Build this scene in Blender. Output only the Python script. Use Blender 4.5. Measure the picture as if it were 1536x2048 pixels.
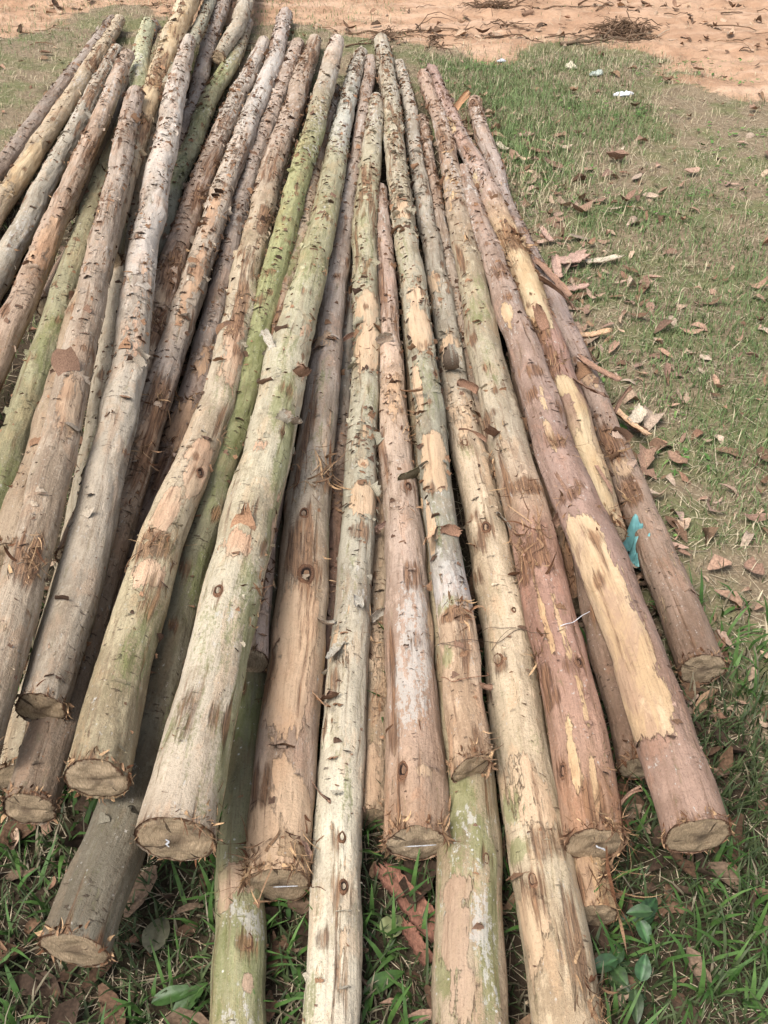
import bpy, math, random
import numpy as np
for o in list(bpy.data.objects): bpy.data.objects.remove(o, do_unlink=True)
SC = bpy.context.scene
COL = SC.collection
# ---------------------------------------------------------------- camera, sky, sun, exposure
cd = bpy.data.cameras.new('camera'); cam = bpy.data.objects.new('camera', cd); COL.objects.link(cam)
cam.location = (0, 0, 1.75); cam.rotation_euler = (math.radians(90-39.8), 0, 0)
cd.sensor_fit = 'VERTICAL'; cd.sensor_height = 24; cd.lens = 24*1950/2048
cd.clip_start = .05; cd.clip_end = 600
SC.camera = cam
SUN_EL, SUN_AZ = 60, -135          # degrees; azimuth clockwise from +Y (left, a little behind the viewer)
w = bpy.data.worlds.new('World'); SC.world = w; w.use_nodes = True
nt = w.node_tree; bg = nt.nodes['Background']
sky = nt.nodes.new('ShaderNodeTexSky'); sky.sky_type = 'NISHITA'; sky.sun_disc = False
sky.sun_elevation = math.radians(SUN_EL); sky.sun_rotation = math.radians(SUN_AZ)
sky.air_density = 1.0; sky.dust_density = 4.0; sky.ozone_density = .6
hs = nt.nodes.new('ShaderNodeHueSaturation'); hs.inputs['Saturation'].default_value = .55   # thin cloud
nt.links.new(sky.outputs[0], hs.inputs['Color']); nt.links.new(hs.outputs[0], bg.inputs[0]); bg.inputs[1].default_value = .13
ld = bpy.data.lights.new('sun', 'SUN'); sun = bpy.data.objects.new('sun', ld); COL.objects.link(sun)
ld.energy = 1.75; ld.angle = math.radians(24); ld.color = (1, .965, .91)
sun.rotation_euler = (math.radians(90-SUN_EL), 0, math.radians(180-SUN_AZ))
SC.view_settings.view_transform = 'Standard'; SC.view_settings.look = 'None'
SC.view_settings.exposure = .80; SC.view_settings.gamma = 1
try: SC.view_settings.use_curve_mapping = False
except Exception: pass
SC.cycles.use_denoising = True
SC.cycles.max_bounces = 6; SC.cycles.diffuse_bounces = 1
# ---------------------------------------------------------------- helpers
def lin(c):
    c = np.asarray(c, float)/255
    return np.where(c <= .04045, c/12.92, ((c+.055)/1.055)**2.4)
def tagit(o, label, cat, group=None, kind=None):
    if label: o['label'] = label
    if cat: o['category'] = cat
    if group: o['group'] = group
    if kind: o['kind'] = kind
    return o
def mesh_obj(name, V, Q, mat, parent=None, attrs=None, smooth=True):
    """V (n,3); Q (m,4) quads (or list of arrays, tris allowed); attrs {name: (type, array)} per vertex"""
    me = bpy.data.meshes.new(name)
    V = np.asarray(V, np.float32)
    Qs = Q if isinstance(Q, list) else [Q]
    Qs = [np.asarray(q, np.int32) for q in Qs if len(q)]
    me.vertices.add(len(V)); me.vertices.foreach_set('co', V.ravel())
    lv = np.concatenate([q.ravel() for q in Qs]); ls = []; k = 0
    for q in Qs:
        ls.append(k+np.arange(len(q))*q.shape[1]); k += q.size
    ls = np.concatenate(ls).astype(np.int32)
    me.loops.add(len(lv)); me.loops.foreach_set('vertex_index', lv)
    me.polygons.add(len(ls)); me.polygons.foreach_set('loop_start', ls)
    me.polygons.foreach_set('use_smooth', np.full(len(ls), smooth))
    me.update(calc_edges=True)
    for an, (ty, arr) in (attrs or {}).items():
        a = me.attributes.new(an, ty, 'POINT')
        arr = np.asarray(arr, np.float32)
        a.data.foreach_set({'FLOAT': 'value', 'FLOAT_VECTOR': 'vector', 'FLOAT_COLOR': 'color'}[ty], arr.ravel())
    me.materials.append(mat)
    o = bpy.data.objects.new(name, me); COL.objects.link(o)
    if parent: o.parent = parent
    return o
def rgba(c): return np.concatenate([np.asarray(c, float), np.ones((len(c), 1))], 1)
def grid_quads(nu, nv, closed=False):
    """vertex index = i*nv + j ; closed wraps j"""
    i = np.arange(nu-1)[:, None]; j = np.arange(nv if closed else nv-1)[None]
    j2 = (j+1) % nv
    return np.stack([i*nv+j, i*nv+j2, (i+1)*nv+j2, (i+1)*nv+j], -1).reshape(-1, 4)
def many_grids(K, nu, nv):
    q = grid_quads(nu, nv)
    return (np.arange(K)[:, None, None]*(nu*nv)+q[None]).reshape(-1, 4)
def nrm(v): return v/np.maximum(np.linalg.norm(v, axis=-1, keepdims=True), 1e-9)
def vnoise(p, seed=0):
    """smooth value noise, p (...,3) -> [0,1]"""
    p = np.asarray(p, float); i = np.floor(p).astype(np.int64); f = p-i; f = f*f*(3-2*f)
    def h(ix):
        n = (ix[..., 0]*374761393+ix[..., 1]*668265263+ix[..., 2]*2147483647+seed*1274126177) & 0xffffffff
        n = ((n ^ (n >> 13))*1274126177) & 0xffffffff
        return ((n ^ (n >> 16)) & 0xffff)/65535.
    r = 0
    for a in (0, 1):
        for b in (0, 1):
            for c in (0, 1):
                wgt = (f[..., 0] if a else 1-f[..., 0])*(f[..., 1] if b else 1-f[..., 1])*(f[..., 2] if c else 1-f[..., 2])
                r = r+wgt*h(i+np.array([a, b, c]))
    return r
def fbm(p, seed=0, oct=3):
    r = 0; a = .5; t = 0
    for k in range(oct):
        r = r+a*vnoise(np.asarray(p)*(2**k), seed+k*17); t += a; a *= .5
    return r/t
# ---------------------------------------------------------------- node helpers
class NT:
    def __init__(s, name, rough=.85, spec=.2):
        s.m = bpy.data.materials.new(name); s.m.use_nodes = True
        s.t = s.m.node_tree; s.b = s.t.nodes['Principled BSDF']
        s.b.inputs['Roughness'].default_value = rough
        s.b.inputs['Specular IOR Level'].default_value = spec
    def new(s, ty): return s.t.nodes.new(ty)
    def put(s, sock, v):
        if v is None: return
        if hasattr(v, 'is_output'): s.t.links.new(v, sock)
        elif isinstance(v, (tuple, list, np.ndarray)):
            v = [float(x) for x in v]
            sock.default_value = v+[1.] if len(sock.default_value) == 4 and len(v) == 3 else v
        else: sock.default_value = v
    def attr(s, name, ty='GEOMETRY'):
        n = s.new('ShaderNodeAttribute'); n.attribute_name = name; n.attribute_type = ty; return n
    def math(s, op, a, b=None, c=None, clamp=False):
        n = s.new('ShaderNodeMath'); n.operation = op; n.use_clamp = clamp
        s.put(n.inputs[0], a)
        if b is not None: s.put(n.inputs[1], b)
        if c is not None: s.put(n.inputs[2], c)
        return n.outputs[0]
    def vscale(s, v, k):
        n = s.new('ShaderNodeVectorMath'); n.operation = 'MULTIPLY'; s.put(n.inputs[0], v); s.put(n.inputs[1], k); return n.outputs[0]
    def noise(s, v, scale, detail=3, rough=.55, dist=0):
        n = s.new('ShaderNodeTexNoise'); s.put(n.inputs['Vector'], v); s.put(n.inputs['Scale'], scale)
        n.inputs['Detail'].default_value = detail; n.inputs['Roughness'].default_value = rough; n.inputs['Distortion'].default_value = dist
        return n.outputs[0]
    def voro(s, v, scale, feat='F1'):
        n = s.new('ShaderNodeTexVoronoi'); n.feature = feat; s.put(n.inputs['Vector'], v); s.put(n.inputs['Scale'], scale); return n.outputs[0]
    def step(s, x, a, b, lo=0, hi=1):
        n = s.new('ShaderNodeMapRange'); n.interpolation_type = 'SMOOTHSTEP'
        s.put(n.inputs[0], x); n.inputs[1].default_value = a; n.inputs[2].default_value = b; n.inputs[3].default_value = lo; n.inputs[4].default_value = hi
        return n.outputs[0]
    def mix(s, f, a, b, mode='MIX'):
        n = s.new('ShaderNodeMix'); n.data_type = 'RGBA'; n.blend_type = mode
        s.put(n.inputs[0], f); s.put(n.inputs[6], a); s.put(n.inputs[7], b); return n.outputs[2]
    def bump(s, h, dist, strength=1, normal=None):
        n = s.new('ShaderNodeBump'); s.put(n.inputs['Height'], h); n.inputs['Distance'].default_value = dist; n.inputs['Strength'].default_value = strength
        if normal is not None: s.put(n.inputs['Normal'], normal)
        return n.outputs[0]
    def done(s, col, normal=None, rough=None):
        s.put(s.b.inputs['Base Color'], col)
        if normal is not None: s.put(s.b.inputs['Normal'], normal)
        if rough is not None: s.put(s.b.inputs['Roughness'], rough)
        return s.m
# ---------------------------------------------------------------- bark
def bark_material(name, peel=(214, 170, 134), peel2=(198, 150, 116), fleck=.5, bias=0., fibre=.5, rough_amp=1., lich=.25):
    n = NT(name, .88, .15)
    peel, peel2 = [tuple(.70*np.array(p)+.30*np.dot(p, [.3, .6, .1])*np.array([1.07, 1., .9])) for p in (peel, peel2)]
    lc = n.attr('lc').outputs['Vector']; fa = n.attr('fa'); sp = n.new('ShaderNodeSeparateColor'); n.put(sp.inputs[0], fa.outputs['Color'])
    fp, fg, fb = sp.outputs; fw = fa.outputs['Alpha']; base = n.attr('bc').outputs['Color']
    v1 = n.vscale(lc, (1, 1, .38)); v2 = n.vscale(lc, (1, 1, .05)); v3 = n.vscale(lc, (1, 1, 2.6)); v4 = n.vscale(lc, (1, 1, .16))
    nA = n.noise(v1, 30, 9, .68, .25); nB = n.noise(v2, 210, 4, .65); nC = n.noise(v3, 42, 3, .6); nD = n.noise(lc, 520, 3, .6); nE = n.noise(v1, 8, 5, .6)
    nF = n.noise(v4, 46, 8, .72, .7); nG = n.noise(v2, 60, 5, .65, .3); nH = n.noise(v1, 17, 6, .65, .5); nI = n.noise(lc, 150, 5, .7)
    a = n.math('MULTIPLY_ADD', nA, 2.3, -1.15); b = n.math('MULTIPLY_ADD', nB, .9, -.45)
    c_ = n.math('MULTIPLY_ADD', nF, 2.0, -1.0)
    pr = n.math('ADD', n.math('ADD', n.math('ADD', fp, a), b), n.math('ADD', c_, bias))
    pk = n.step(pr, .485, .54)
    edge = n.math('MULTIPLY', n.math('MULTIPLY', n.step(pr, .425, .49), n.math('SUBTRACT', 1., pk)), n.step(nH, .46, .62))
    # outer bark: base tone, mottled, with lengthwise fibres
    c2 = n.mix(1., base, (.70, .66, .62), 'MULTIPLY'); c3 = n.mix(1., base, (1.20, 1.19, 1.18), 'MULTIPLY')
    col = n.mix(n.step(nE, .44, .62), base, c2)
    col = n.mix(n.step(nA, .50, .64, 0, .8), col, c3)
    col = n.mix(n.step(nH, .53, .60, 0, .55), col, n.mix(1., base, (1.06, .90, .80), 'MULTIPLY'))
    col = n.mix(n.step(nF, .54, .60, 0, .6), col, n.mix(1., base, (.74, .72, .66), 'MULTIPLY'))
    col = n.mix(n.step(nG, .53, .66, 0, .40*fibre+.12), col, (.22, .135, .085))
    col = n.mix(n.step(nB, .53, .68, 0, .5*fibre+.08), col, (.18, .12, .08))
    col = n.mix(n.step(nI, .53, .66, 0, .5), col, n.mix(1., base, (.48, .44, .40), 'MULTIPLY'))
    col = n.mix(n.step(nI, .46, .36, 0, .4), col, c3)
    col = n.mix(n.step(nD, .52, .72, 0, .4), col, (.13, .095, .07))
    # algae
    g = n.step(n.math('ADD', fg, n.math('ADD', n.math('MULTIPLY_ADD', nF, 3., -1.5), n.math('MULTIPLY_ADD', nI, 1.6, -.8))), .30, .95)
    gc = n.mix(n.step(nA, .35, .65), (.165, .18, .062), (.32, .325, .16))
    col = n.mix(n.math('MULTIPLY', g, .70), col, gc)
    # lichen / flaky white
    wv = n.step(n.math('ADD', n.math('MULTIPLY', fw, .55), n.math('ADD', n.math('MULTIPLY_ADD', n.noise(v1, 75, 6, .7), 2.6, -1.3), n.math('MULTIPLY_ADD', nI, 1.4, -.7))), .36, .56)
    col = n.mix(n.math('MULTIPLY', wv, .70), col, (.58, .54, .48))
    dots = n.math('MULTIPLY', n.step(n.voro(lc, 62), .19, .08), n.step(n.noise(lc, 14, 2), .52, .60))
    col = n.mix(n.math('MULTIPLY', dots, lich*1.6), col, (.62, .60, .54))
    # inner wood where bark has come off
    pc = n.mix(n.step(nE, .4, .62), lin(peel)*.92, lin(peel2)*.92)
    pc = n.mix(n.step(nH, .50, .62, 0, .55), pc, n.mix(1., base, (1.05, 1.0, .95), 'MULTIPLY'))
    pc = n.mix(n.step(nB, .5, .7, 0, .4), pc, lin(peel2)*.55)
    pc = n.mix(n.step(nG, .54, .68, 0, .5), pc, (.28, .165, .10))
    pc = n.mix(n.step(nA, .54, .68, 0, .6), pc, lin(peel)*1.1)
    pc = n.mix(n.step(nI, .56, .68, 0, .4), pc, (.26, .16, .10))
    col = n.mix(n.math('MULTIPLY', edge, .8), col, (.20, .125, .08))
    col = n.mix(pk, col, pc)
    # torn, fibrous brown
    br = n.step(n.math('ADD', fb, n.math('ADD', n.math('MULTIPLY_ADD', nG, 2.3, -1.15), n.math('MULTIPLY_ADD', nF, 1.2, -.6))), .26, .74)
    bcx = n.mix(n.step(nB, .36, .60), (.37, .20, .105), (.12, .058, .033))
    col = n.mix(n.math('MULTIPLY', br, .78), col, bcx)
    # small cross-wise nicks
    fk = n.math('MULTIPLY', n.step(nC, .665-.05*fleck, .71-.05*fleck), n.step(n.noise(v1, 11, 3), .47, .58))
    fk = n.math('MULTIPLY', fk, n.math('MULTIPLY_ADD', pk, -.7, 1.))
    col = n.mix(n.math('MULTIPLY', fk, .7), col, (.065, .042, .03))
    h = n.math('MULTIPLY_ADD', pk, -1.9, n.math('MULTIPLY', nA, 1.6)); h = n.math('MULTIPLY_ADD', nF, 1.3, h)
    h = n.math('MULTIPLY_ADD', nB, .6*fibre+.3, h); h = n.math('MULTIPLY_ADD', nD, .3, h); h = n.math('MULTIPLY_ADD', nI, 1.1, h)
    h = n.math('MULTIPLY_ADD', edge, .4, h); h = n.math('MULTIPLY_ADD', fk, -.7, h)
    h = n.math('MULTIPLY_ADD', n.math('MULTIPLY', br, nB), 1.6, h); h = n.math('MULTIPLY_ADD', nC, .35, h)
    return n.done(col, n.bump(h, .0034*rough_amp, 1.))
def attr_material(name, attr='fc', rough=.85, grain=260, stretch=(1, 1, 1), amt=.35, spec=.2, trans=0):
    n = NT(name, rough, spec)
    tc = n.new('ShaderNodeTexCoord').outputs['Object']
    nz = n.noise(n.vscale(tc, stretch), grain, 3)
    c = n.attr(attr).outputs['Color']
    col = n.mix(n.step(nz, .3, .72), n.mix(1., c, (1-amt,)*3, 'MULTIPLY'), n.mix(1., c, (1+amt,)*3, 'MULTIPLY'))
    if trans: n.b.inputs['Transmission Weight'].default_value = 0
    return n.done(col, n.bump(nz, .001, .6))
def endgrain_material():
    n = NT('sawn_end_grain', .9, .1)
    e = n.attr('ec').outputs['Vector']           # x,y in radius units, z random offset
    sp = n.new('ShaderNodeSeparateXYZ'); n.put(sp.inputs[0], e)
    off = n.noise(n.vscale(e, (0, 0, 1)), 1.7, 0); nz = n.noise(e, 3, 4); saw = n.noise(n.vscale(e, (1.2, 11, 1)), 5, 5, .7)
    dx = n.math('ADD', sp.outputs[0], n.math('MULTIPLY_ADD', off, .9, -.45)); dy = n.math('ADD', sp.outputs[1], n.math('MULTIPLY_ADD', n.noise(n.vscale(e, (0, 0, 1)), 3.1, 0), .9, -.45))
    r0 = n.math('SQRT', n.math('ADD', n.math('POWER', sp.outputs[0], 2.), n.math('POWER', sp.outputs[1], 2.)))
    rr = n.math('SQRT', n.math('ADD', n.math('POWER', dx, 2.), n.math('POWER', dy, 2.))); an = n.math('ARCTAN2', dy, dx)
    ring = n.math('SINE', n.math('MULTIPLY', n.math('MULTIPLY_ADD', nz, .22, rr), 44.))
    col = n.mix(n.step(saw, .38, .62), (.72, .56, .375), (.48, .355, .23))
    col = n.mix(n.step(off, .35, .65), col, n.mix(1., col, (.86, .82, .78), 'MULTIPLY'))
    col = n.mix(n.step(ring, -.1, 1., 0, .24), col, (.24, .155, .09))
    col = n.mix(n.step(n.math('ADD', rr, n.math('MULTIPLY_ADD', nz, .5, -.25)), .42, .04, 0, .6), col, (.12, .08, .055))
    cv = n.new('ShaderNodeCombineXYZ'); n.put(cv.inputs[0], n.math('MULTIPLY', an, 2.)); n.put(cv.inputs[1], n.math('MULTIPLY', rr, .5)); n.put(cv.inputs[2], sp.outputs[2])
    crk = n.math('MULTIPLY', n.step(n.noise(cv.outputs[0], 1.6, 2, .5), .675, .70), n.step(rr, .08, .2))
    stain = n.step(n.noise(e, 1.5, 5, .68), .52, .68, 0, .55)
    col = n.mix(stain, col, (.19, .145, .105))
    col = n.mix(n.math('MULTIPLY', crk, .75), col, (.04, .027, .02))
    col = n.mix(n.step(n.math('ADD', r0, n.math('MULTIPLY_ADD', n.noise(e, 9, 4), .22, -.11)), .88, .96), col, (.13, .07, .042))
    col = n.mix(n.step(n.noise(e, 26, 4, .7), .60, .7, 0, .5), col, (.05, .036, .026))
    return n.done(col, n.bump(n.math('ADD', n.math('MULTIPLY', saw, 1.6), n.math('MULTIPLY_ADD', crk, -1., nz)), .004, 1.))
M_END = endgrain_material()
M_FLAKE = attr_material('bark_flake', rough=.85, grain=380, stretch=(1, .3, 1), amt=.3)
M_FIBRE = attr_material('bark_fibre', rough=.9, grain=300, amt=.3)
M_KNOT = attr_material('knot_wood', rough=.9, grain=420, amt=.5)
_c = NT('chalk', .95, .1); M_CHALK = _c.done(_c.mix(_c.step(_c.noise(_c.new('ShaderNodeTexCoord').outputs['Object'], 420, 3), .42, .6), (.55, .55, .56), (.82, .83, .85)))
# ---------------------------------------------------------------- log data, in metres: centre line + radius, then what the bark shows
LOGS = {
'p16': {'c':[[-216,501,47],[-249,756,46],[-278,1011,46],[-292,1268,45],[-295,1525,45],[-298,1782,45],[-301,2039,44],[-303,2296,44],[-304,2553,43],[-304,2810,43],[-303,3067,43],[-303,3324,42],[-302,3581,42],[-300,3838,41],[-298,4095,41],[-294,4352,41],[-288,4608,40],[-282,4865,40],[-276,5122,39],[-268,5379,39]],'r':[472,463,455,447,439,432,426,420,416,413,410,408,407,406,405,404,403,401,397,391],'f':[(448,-5,30,100,'p',1.3),(408,-65,23,50,'p',1.2),(293,14,123,125,'g',0.7),(522,12,64,125,'g',0.3),(383,-20,28,50,'w',0.9),(359,54,37,62,'w',0.9),(204,14,48,88,'w',0.5),(318,34,13,38,'b',0.9),(253,44,20,31,'p',0.9),(831,26,93,125,'g',0.7)],'k':[(318,39,15.8)],'q':[],'u':[],'t':[(0,158,156,108),(469,150,148,104),(899,120,118,86),(4883,150,140,110)],'m':'mossy','nf':25},
'p15': {'c':[[128,477,62],[141,700,61],[153,922,60],[162,1145,59],[162,1368,57],[157,1591,56],[149,1814,55],[141,2037,54],[133,2260,53],[126,2483,51],[119,2706,50],[113,2929,49],[106,3151,48],[99,3374,47],[93,3597,46],[87,3820,44],[80,4043,43],[73,4266,42],[66,4489,41],[58,4712,40]],'r':[635,614,594,573,554,535,518,503,489,476,466,457,449,443,438,432,427,421,414,405],'f':[(509,-2,175,125,'g',0.55),(276,-11,117,125,'g',0.5),(424,-16,192,112,'w',0.35),(615,-42,90,62,'g',1.0),(531,28,63,38,'g',1.0),(538,-82,63,38,'g',0.6),(417,75,133,25,'g',1.0),(283,56,101,31,'g',1.0),(290,-74,51,44,'g',1.0),(424,-112,38,25,'g',0.5),(389,-6,28,31,'g',0.5),(432,-51,29,50,'p',1.1),(347,-51,72,50,'p',1.1),(248,-30,74,50,'p',0.8),(368,28,64,44,'w',1.0),(573,-7,33,38,'w',0.7),(262,45,50,25,'w',0.7),(637,81,68,25,'b',0.6)],'k':[(495,50,11.6)],'q':[],'u':[],'t':[(40,186,158,128),(701,168,150,112),(4237,160,140,110)],'m':'mossy','nf':25},
'p37': {'c':[[-24,1099,36],[-20,1264,36],[-17,1429,36],[-14,1594,35],[-11,1760,35],[-9,1925,35],[-9,2090,35],[-8,2255,35],[-8,2420,35],[-8,2585,35],[-8,2750,35],[-9,2916,34],[-9,3081,34],[-10,3246,34],[-11,3411,34],[-12,3576,34],[-13,3741,34],[-15,3907,34],[-16,4072,34],[-18,4237,33]],'r':[363,358,354,351,349,347,345,345,344,344,343,343,343,343,342,341,340,339,337,334],'f':[(419,-7,92,75,'p',0.6),(79,-2,72,88,'p',0.7)],'k':[],'q':[],'u':[(278,27,24,50)],'t':[(0,176,145,108),(618,176,150,118),(3138,170,145,125)],'m':'torn','nf':40},
'p36': {'c':[[-125,1374,36],[-128,1547,36],[-132,1720,36],[-135,1892,36],[-135,2065,36],[-133,2238,36],[-131,2411,36],[-129,2584,36],[-129,2757,36],[-130,2929,36],[-131,3102,36],[-132,3275,36],[-132,3448,36],[-132,3621,36],[-132,3794,36],[-132,3966,36],[-130,4139,36],[-129,4312,35],[-127,4485,35],[-125,4658,35]],'r':[363,365,366,364,361,358,355,351,349,347,345,345,345,347,349,351,353,356,357,357],'f':[],'k':[],'q':[],'u':[(691,-16,24,50)],'t':[(528,150,115,95),(1360,146,138,126),(3284,150,138,125)],'m':'flaky','nf':50},
'p14': {'c':[[387,895,40],[387,1130,39],[381,1365,38],[370,1600,38],[355,1835,37],[339,2070,36],[322,2304,36],[304,2539,35],[286,2773,34],[274,3008,34],[266,3243,33],[261,3478,32],[257,3714,32],[246,3949,31],[237,4184,30],[229,4419,30],[222,4654,29],[215,4889,28],[209,5124,28],[201,5359,27]],'r':[376,383,385,381,374,364,353,341,330,319,309,301,294,289,285,283,281,280,279,277],'f':[(60,-27,59,62,'p',1.0),(37,-78,39,38,'b',0.8)],'k':[],'q':[],'u':[(60,67,40,90)],'t':[(0,200,162,110),(1725,150,130,110),(2835,170,150,132),(4445,182,156,138)],'m':'torn','nt':6},
'p13': {'c':[[486,1695,37],[483,1829,37],[478,1962,37],[475,2096,36],[472,2230,36],[468,2364,36],[464,2498,36],[459,2632,35],[455,2766,35],[452,2900,35],[449,3034,35],[445,3168,34],[442,3302,34],[439,3436,34],[435,3570,34],[431,3704,33],[428,3838,33],[426,3972,33],[422,4106,33],[418,4239,32]],'r':[369,369,368,366,363,360,356,353,349,346,343,341,339,337,336,335,333,331,328,324],'f':[(94,-45,106,100,'b',0.8)],'k':[],'q':[],'u':[(72,-20,40,70),(213,-60,30,60)],'t':[(0,180,140,108),(2546,160,130,110)],'m':'torn','nt':8},
'p12': {'c':[[513,1192,80],[514,1307,84],[513,1422,86],[511,1537,88],[510,1651,90],[509,1766,90],[510,1881,90],[510,1996,89],[510,2111,87],[513,2226,85],[515,2341,82],[516,2456,78],[519,2571,74],[522,2685,69],[525,2800,64],[528,2915,58],[531,3030,52],[534,3144,45],[536,3259,38],[538,3374,33]],'r':[390,384,378,374,370,368,366,364,362,361,360,359,359,358,357,355,354,353,351,349],'f':[],'k':[],'q':[],'u':[(15,-13,20,50)],'t':[(0,140,110,90),(2184,150,120,100)],'m':'torn','nf':30,'nt':6},
'p17': {'c':[[-296,1438,120],[-303,1588,120],[-309,1737,119],[-315,1887,118],[-317,2037,117],[-317,2186,117],[-316,2336,116],[-314,2486,115],[-312,2636,114],[-311,2785,114],[-309,2935,113],[-307,3085,112],[-305,3235,111],[-304,3385,111],[-302,3534,110],[-300,3684,109],[-298,3834,108],[-296,3984,108],[-293,4133,107],[-290,4283,106]],'r':[449,448,444,437,429,421,412,404,396,390,385,381,378,376,375,374,372,370,365,358],'f':[(71,14,92,62,'p',0.6),(238,34,103,50,'b',0.5)],'k':[],'q':[],'u':[(242,60,24,50)],'t':[(7,196,164,142),(2846,170,145,128)],'m':'torn','nf':40},
'p33': {'c':[[-332,2482,194],[-334,2649,194],[-335,2816,194],[-335,2983,192],[-333,3150,190],[-322,3316,187],[-314,3483,184],[-312,3650,179],[-310,3817,174],[-307,3984,169],[-304,4151,163],[-301,4318,156],[-298,4484,149],[-294,4651,141],[-292,4818,133],[-289,4985,124],[-287,5152,116],[-284,5318,106],[-281,5485,97],[-277,5652,87]],'r':[385,375,368,365,363,363,364,366,368,370,372,373,374,375,375,375,375,375,376,378],'f':[(747,36,235,125,'g',0.6),(297,6,129,125,'b',0.7)],'k':[],'q':[],'u':[(265,-9,30,60)],'t':[(0,160,120,95),(911,172,150,122),(3173,150,130,115)],'m':'flaky','nf':80,'nt':6},
'p23': {'c':[[-635,1496,46],[-638,1772,46],[-632,2047,46],[-620,2322,46],[-617,2598,46],[-616,2873,46],[-615,3149,46],[-616,3424,46],[-618,3700,46],[-622,3975,46],[-629,4250,46],[-632,4526,46],[-626,4801,46],[-615,5077,46],[-602,5352,46],[-588,5627,47],[-576,5902,47],[-564,6177,47],[-556,6453,47],[-549,6728,47]],'r':[462,462,459,453,447,441,436,433,432,434,438,444,451,458,465,469,471,466,454,433],'f':[(1276,31,90,62,'p',0.7),(900,27,149,88,'p',0.7),(664,35,129,75,'b',0.6),(1547,20,170,100,'w',0.4),(2447,40,199,100,'w',0.4)],'k':[],'q':[],'u':[(1346,45,24,40),(778,43,30,60),(1040,6,20,50)],'t':[(0,140,115,98),(837,180,150,132),(1413,172,150,136),(2710,176,156,142),(5234,190,168,152)],'m':'flaky','nf':90},
'p31': {'c':[[-1058,2930,53],[-1071,3151,52],[-1082,3372,51],[-1097,3593,51],[-1113,3813,50],[-1128,4034,50],[-1146,4254,49],[-1163,4475,48],[-1183,4695,48],[-1206,4915,47],[-1227,5135,47],[-1245,5356,46],[-1262,5576,45],[-1278,5797,45],[-1294,6017,44],[-1309,6238,43],[-1323,6459,43],[-1334,6679,42],[-1344,6900,42],[-1353,7121,41]],'r':[532,518,508,500,493,488,484,480,475,471,466,461,455,449,442,435,428,422,417,414],'f':[],'k':[],'q':[],'u':[],'t':[(0,165,135,110),(4202,170,145,125)],'m':'torn','nf':60,'nt':8},
'p32': {'c':[[-1202,3185,50],[-1212,3367,55],[-1217,3548,63],[-1220,3730,71],[-1225,3912,79],[-1228,4094,86],[-1231,4275,92],[-1235,4457,98],[-1239,4639,104],[-1243,4821,108],[-1247,5003,113],[-1252,5185,117],[-1260,5366,120],[-1269,5548,122],[-1278,5730,125],[-1287,5911,126],[-1298,6093,127],[-1310,6275,128],[-1321,6456,128],[-1331,6638,128]],'r':[524,511,498,485,473,463,454,446,440,435,431,429,427,426,426,424,422,419,414,405],'f':[],'k':[],'q':[],'u':[],'t':[(0,165,135,110),(3457,180,150,130)],'m':'torn','nf':60,'nt':8},
'p26': {'c':[[-966,3426,48],[-983,3717,49],[-998,4008,49],[-1011,4300,49],[-1021,4591,49],[-1028,4883,49],[-1033,5175,49],[-1042,5467,50],[-1055,5758,50],[-1074,6049,50],[-1099,6340,50],[-1120,6631,50],[-1131,6923,50],[-1142,7214,51],[-1155,7506,51],[-1171,7797,51],[-1187,8089,51],[-1201,8380,51],[-1215,8672,51],[-1227,8963,51]],'r':[505,478,460,450,446,447,450,456,463,471,478,486,492,497,502,506,509,513,517,522],'f':[],'k':[],'q':[],'u':[],'t':[(0,150,130,115),(1764,176,155,140),(4510,180,165,155)],'m':'flaky','nf':70},
'p28': {'c':[[-917,3027,95],[-910,3254,92],[-902,3481,89],[-901,3708,86],[-917,3934,83],[-934,4160,80],[-943,4387,76],[-947,4614,73],[-947,4841,70],[-948,5068,67],[-954,5295,64],[-957,5521,61],[-951,5748,58],[-941,5975,55],[-932,6202,52],[-925,6429,49],[-923,6655,46],[-930,6882,43],[-938,7109,40],[-946,7336,37]],'r':[473,470,468,466,465,464,464,465,466,468,469,470,470,468,464,457,446,430,408,381],'f':[(2951,-18,352,125,'g',0.9),(2124,12,302,125,'g',0.6),(1346,48,233,125,'g',0.6)],'k':[],'q':[],'u':[],'t':[(0,150,140,120),(824,160,155,130),(1733,168,166,120),(3186,175,170,125),(4102,180,160,140)],'sc':0.4,'m':'green','nf':70},
'x7': {'c':[[-1788,3691,48],[-1799,3886,47],[-1806,4081,47],[-1811,4277,46],[-1816,4472,46],[-1819,4668,45],[-1822,4863,44],[-1828,5059,44],[-1833,5254,43],[-1837,5450,43],[-1842,5645,42],[-1845,5840,42],[-1847,6036,41],[-1851,6231,41],[-1856,6427,40],[-1860,6622,40],[-1864,6818,39],[-1872,7013,39],[-1881,7208,38],[-1889,7404,37]],'r':[485,471,459,449,441,435,430,426,423,420,416,413,410,406,402,398,393,388,382,377],'f':[],'k':[],'q':[],'u':[],'t':[(0,160,140,125),(3714,170,155,145)],'m':'flaky','nf':50},
'x5': {'c':[[-1403,2424,53],[-1424,2645,52],[-1441,2866,52],[-1459,3087,51],[-1475,3308,51],[-1491,3529,50],[-1504,3750,50],[-1517,3971,49],[-1533,4192,49],[-1547,4413,48],[-1562,4634,48],[-1577,4856,47],[-1591,5077,47],[-1606,5298,46],[-1621,5519,46],[-1635,5740,45],[-1649,5961,45],[-1664,6182,44],[-1678,6403,44],[-1690,6625,43]],'r':[534,526,518,511,503,496,490,485,480,477,474,471,468,465,462,457,450,440,428,411],'f':[(1371,70,255,100,'w',0.7)],'k':[],'q':[],'u':[],'t':[(0,170,160,140),(4211,186,176,160)],'m':'smooth','nf':50},
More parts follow.
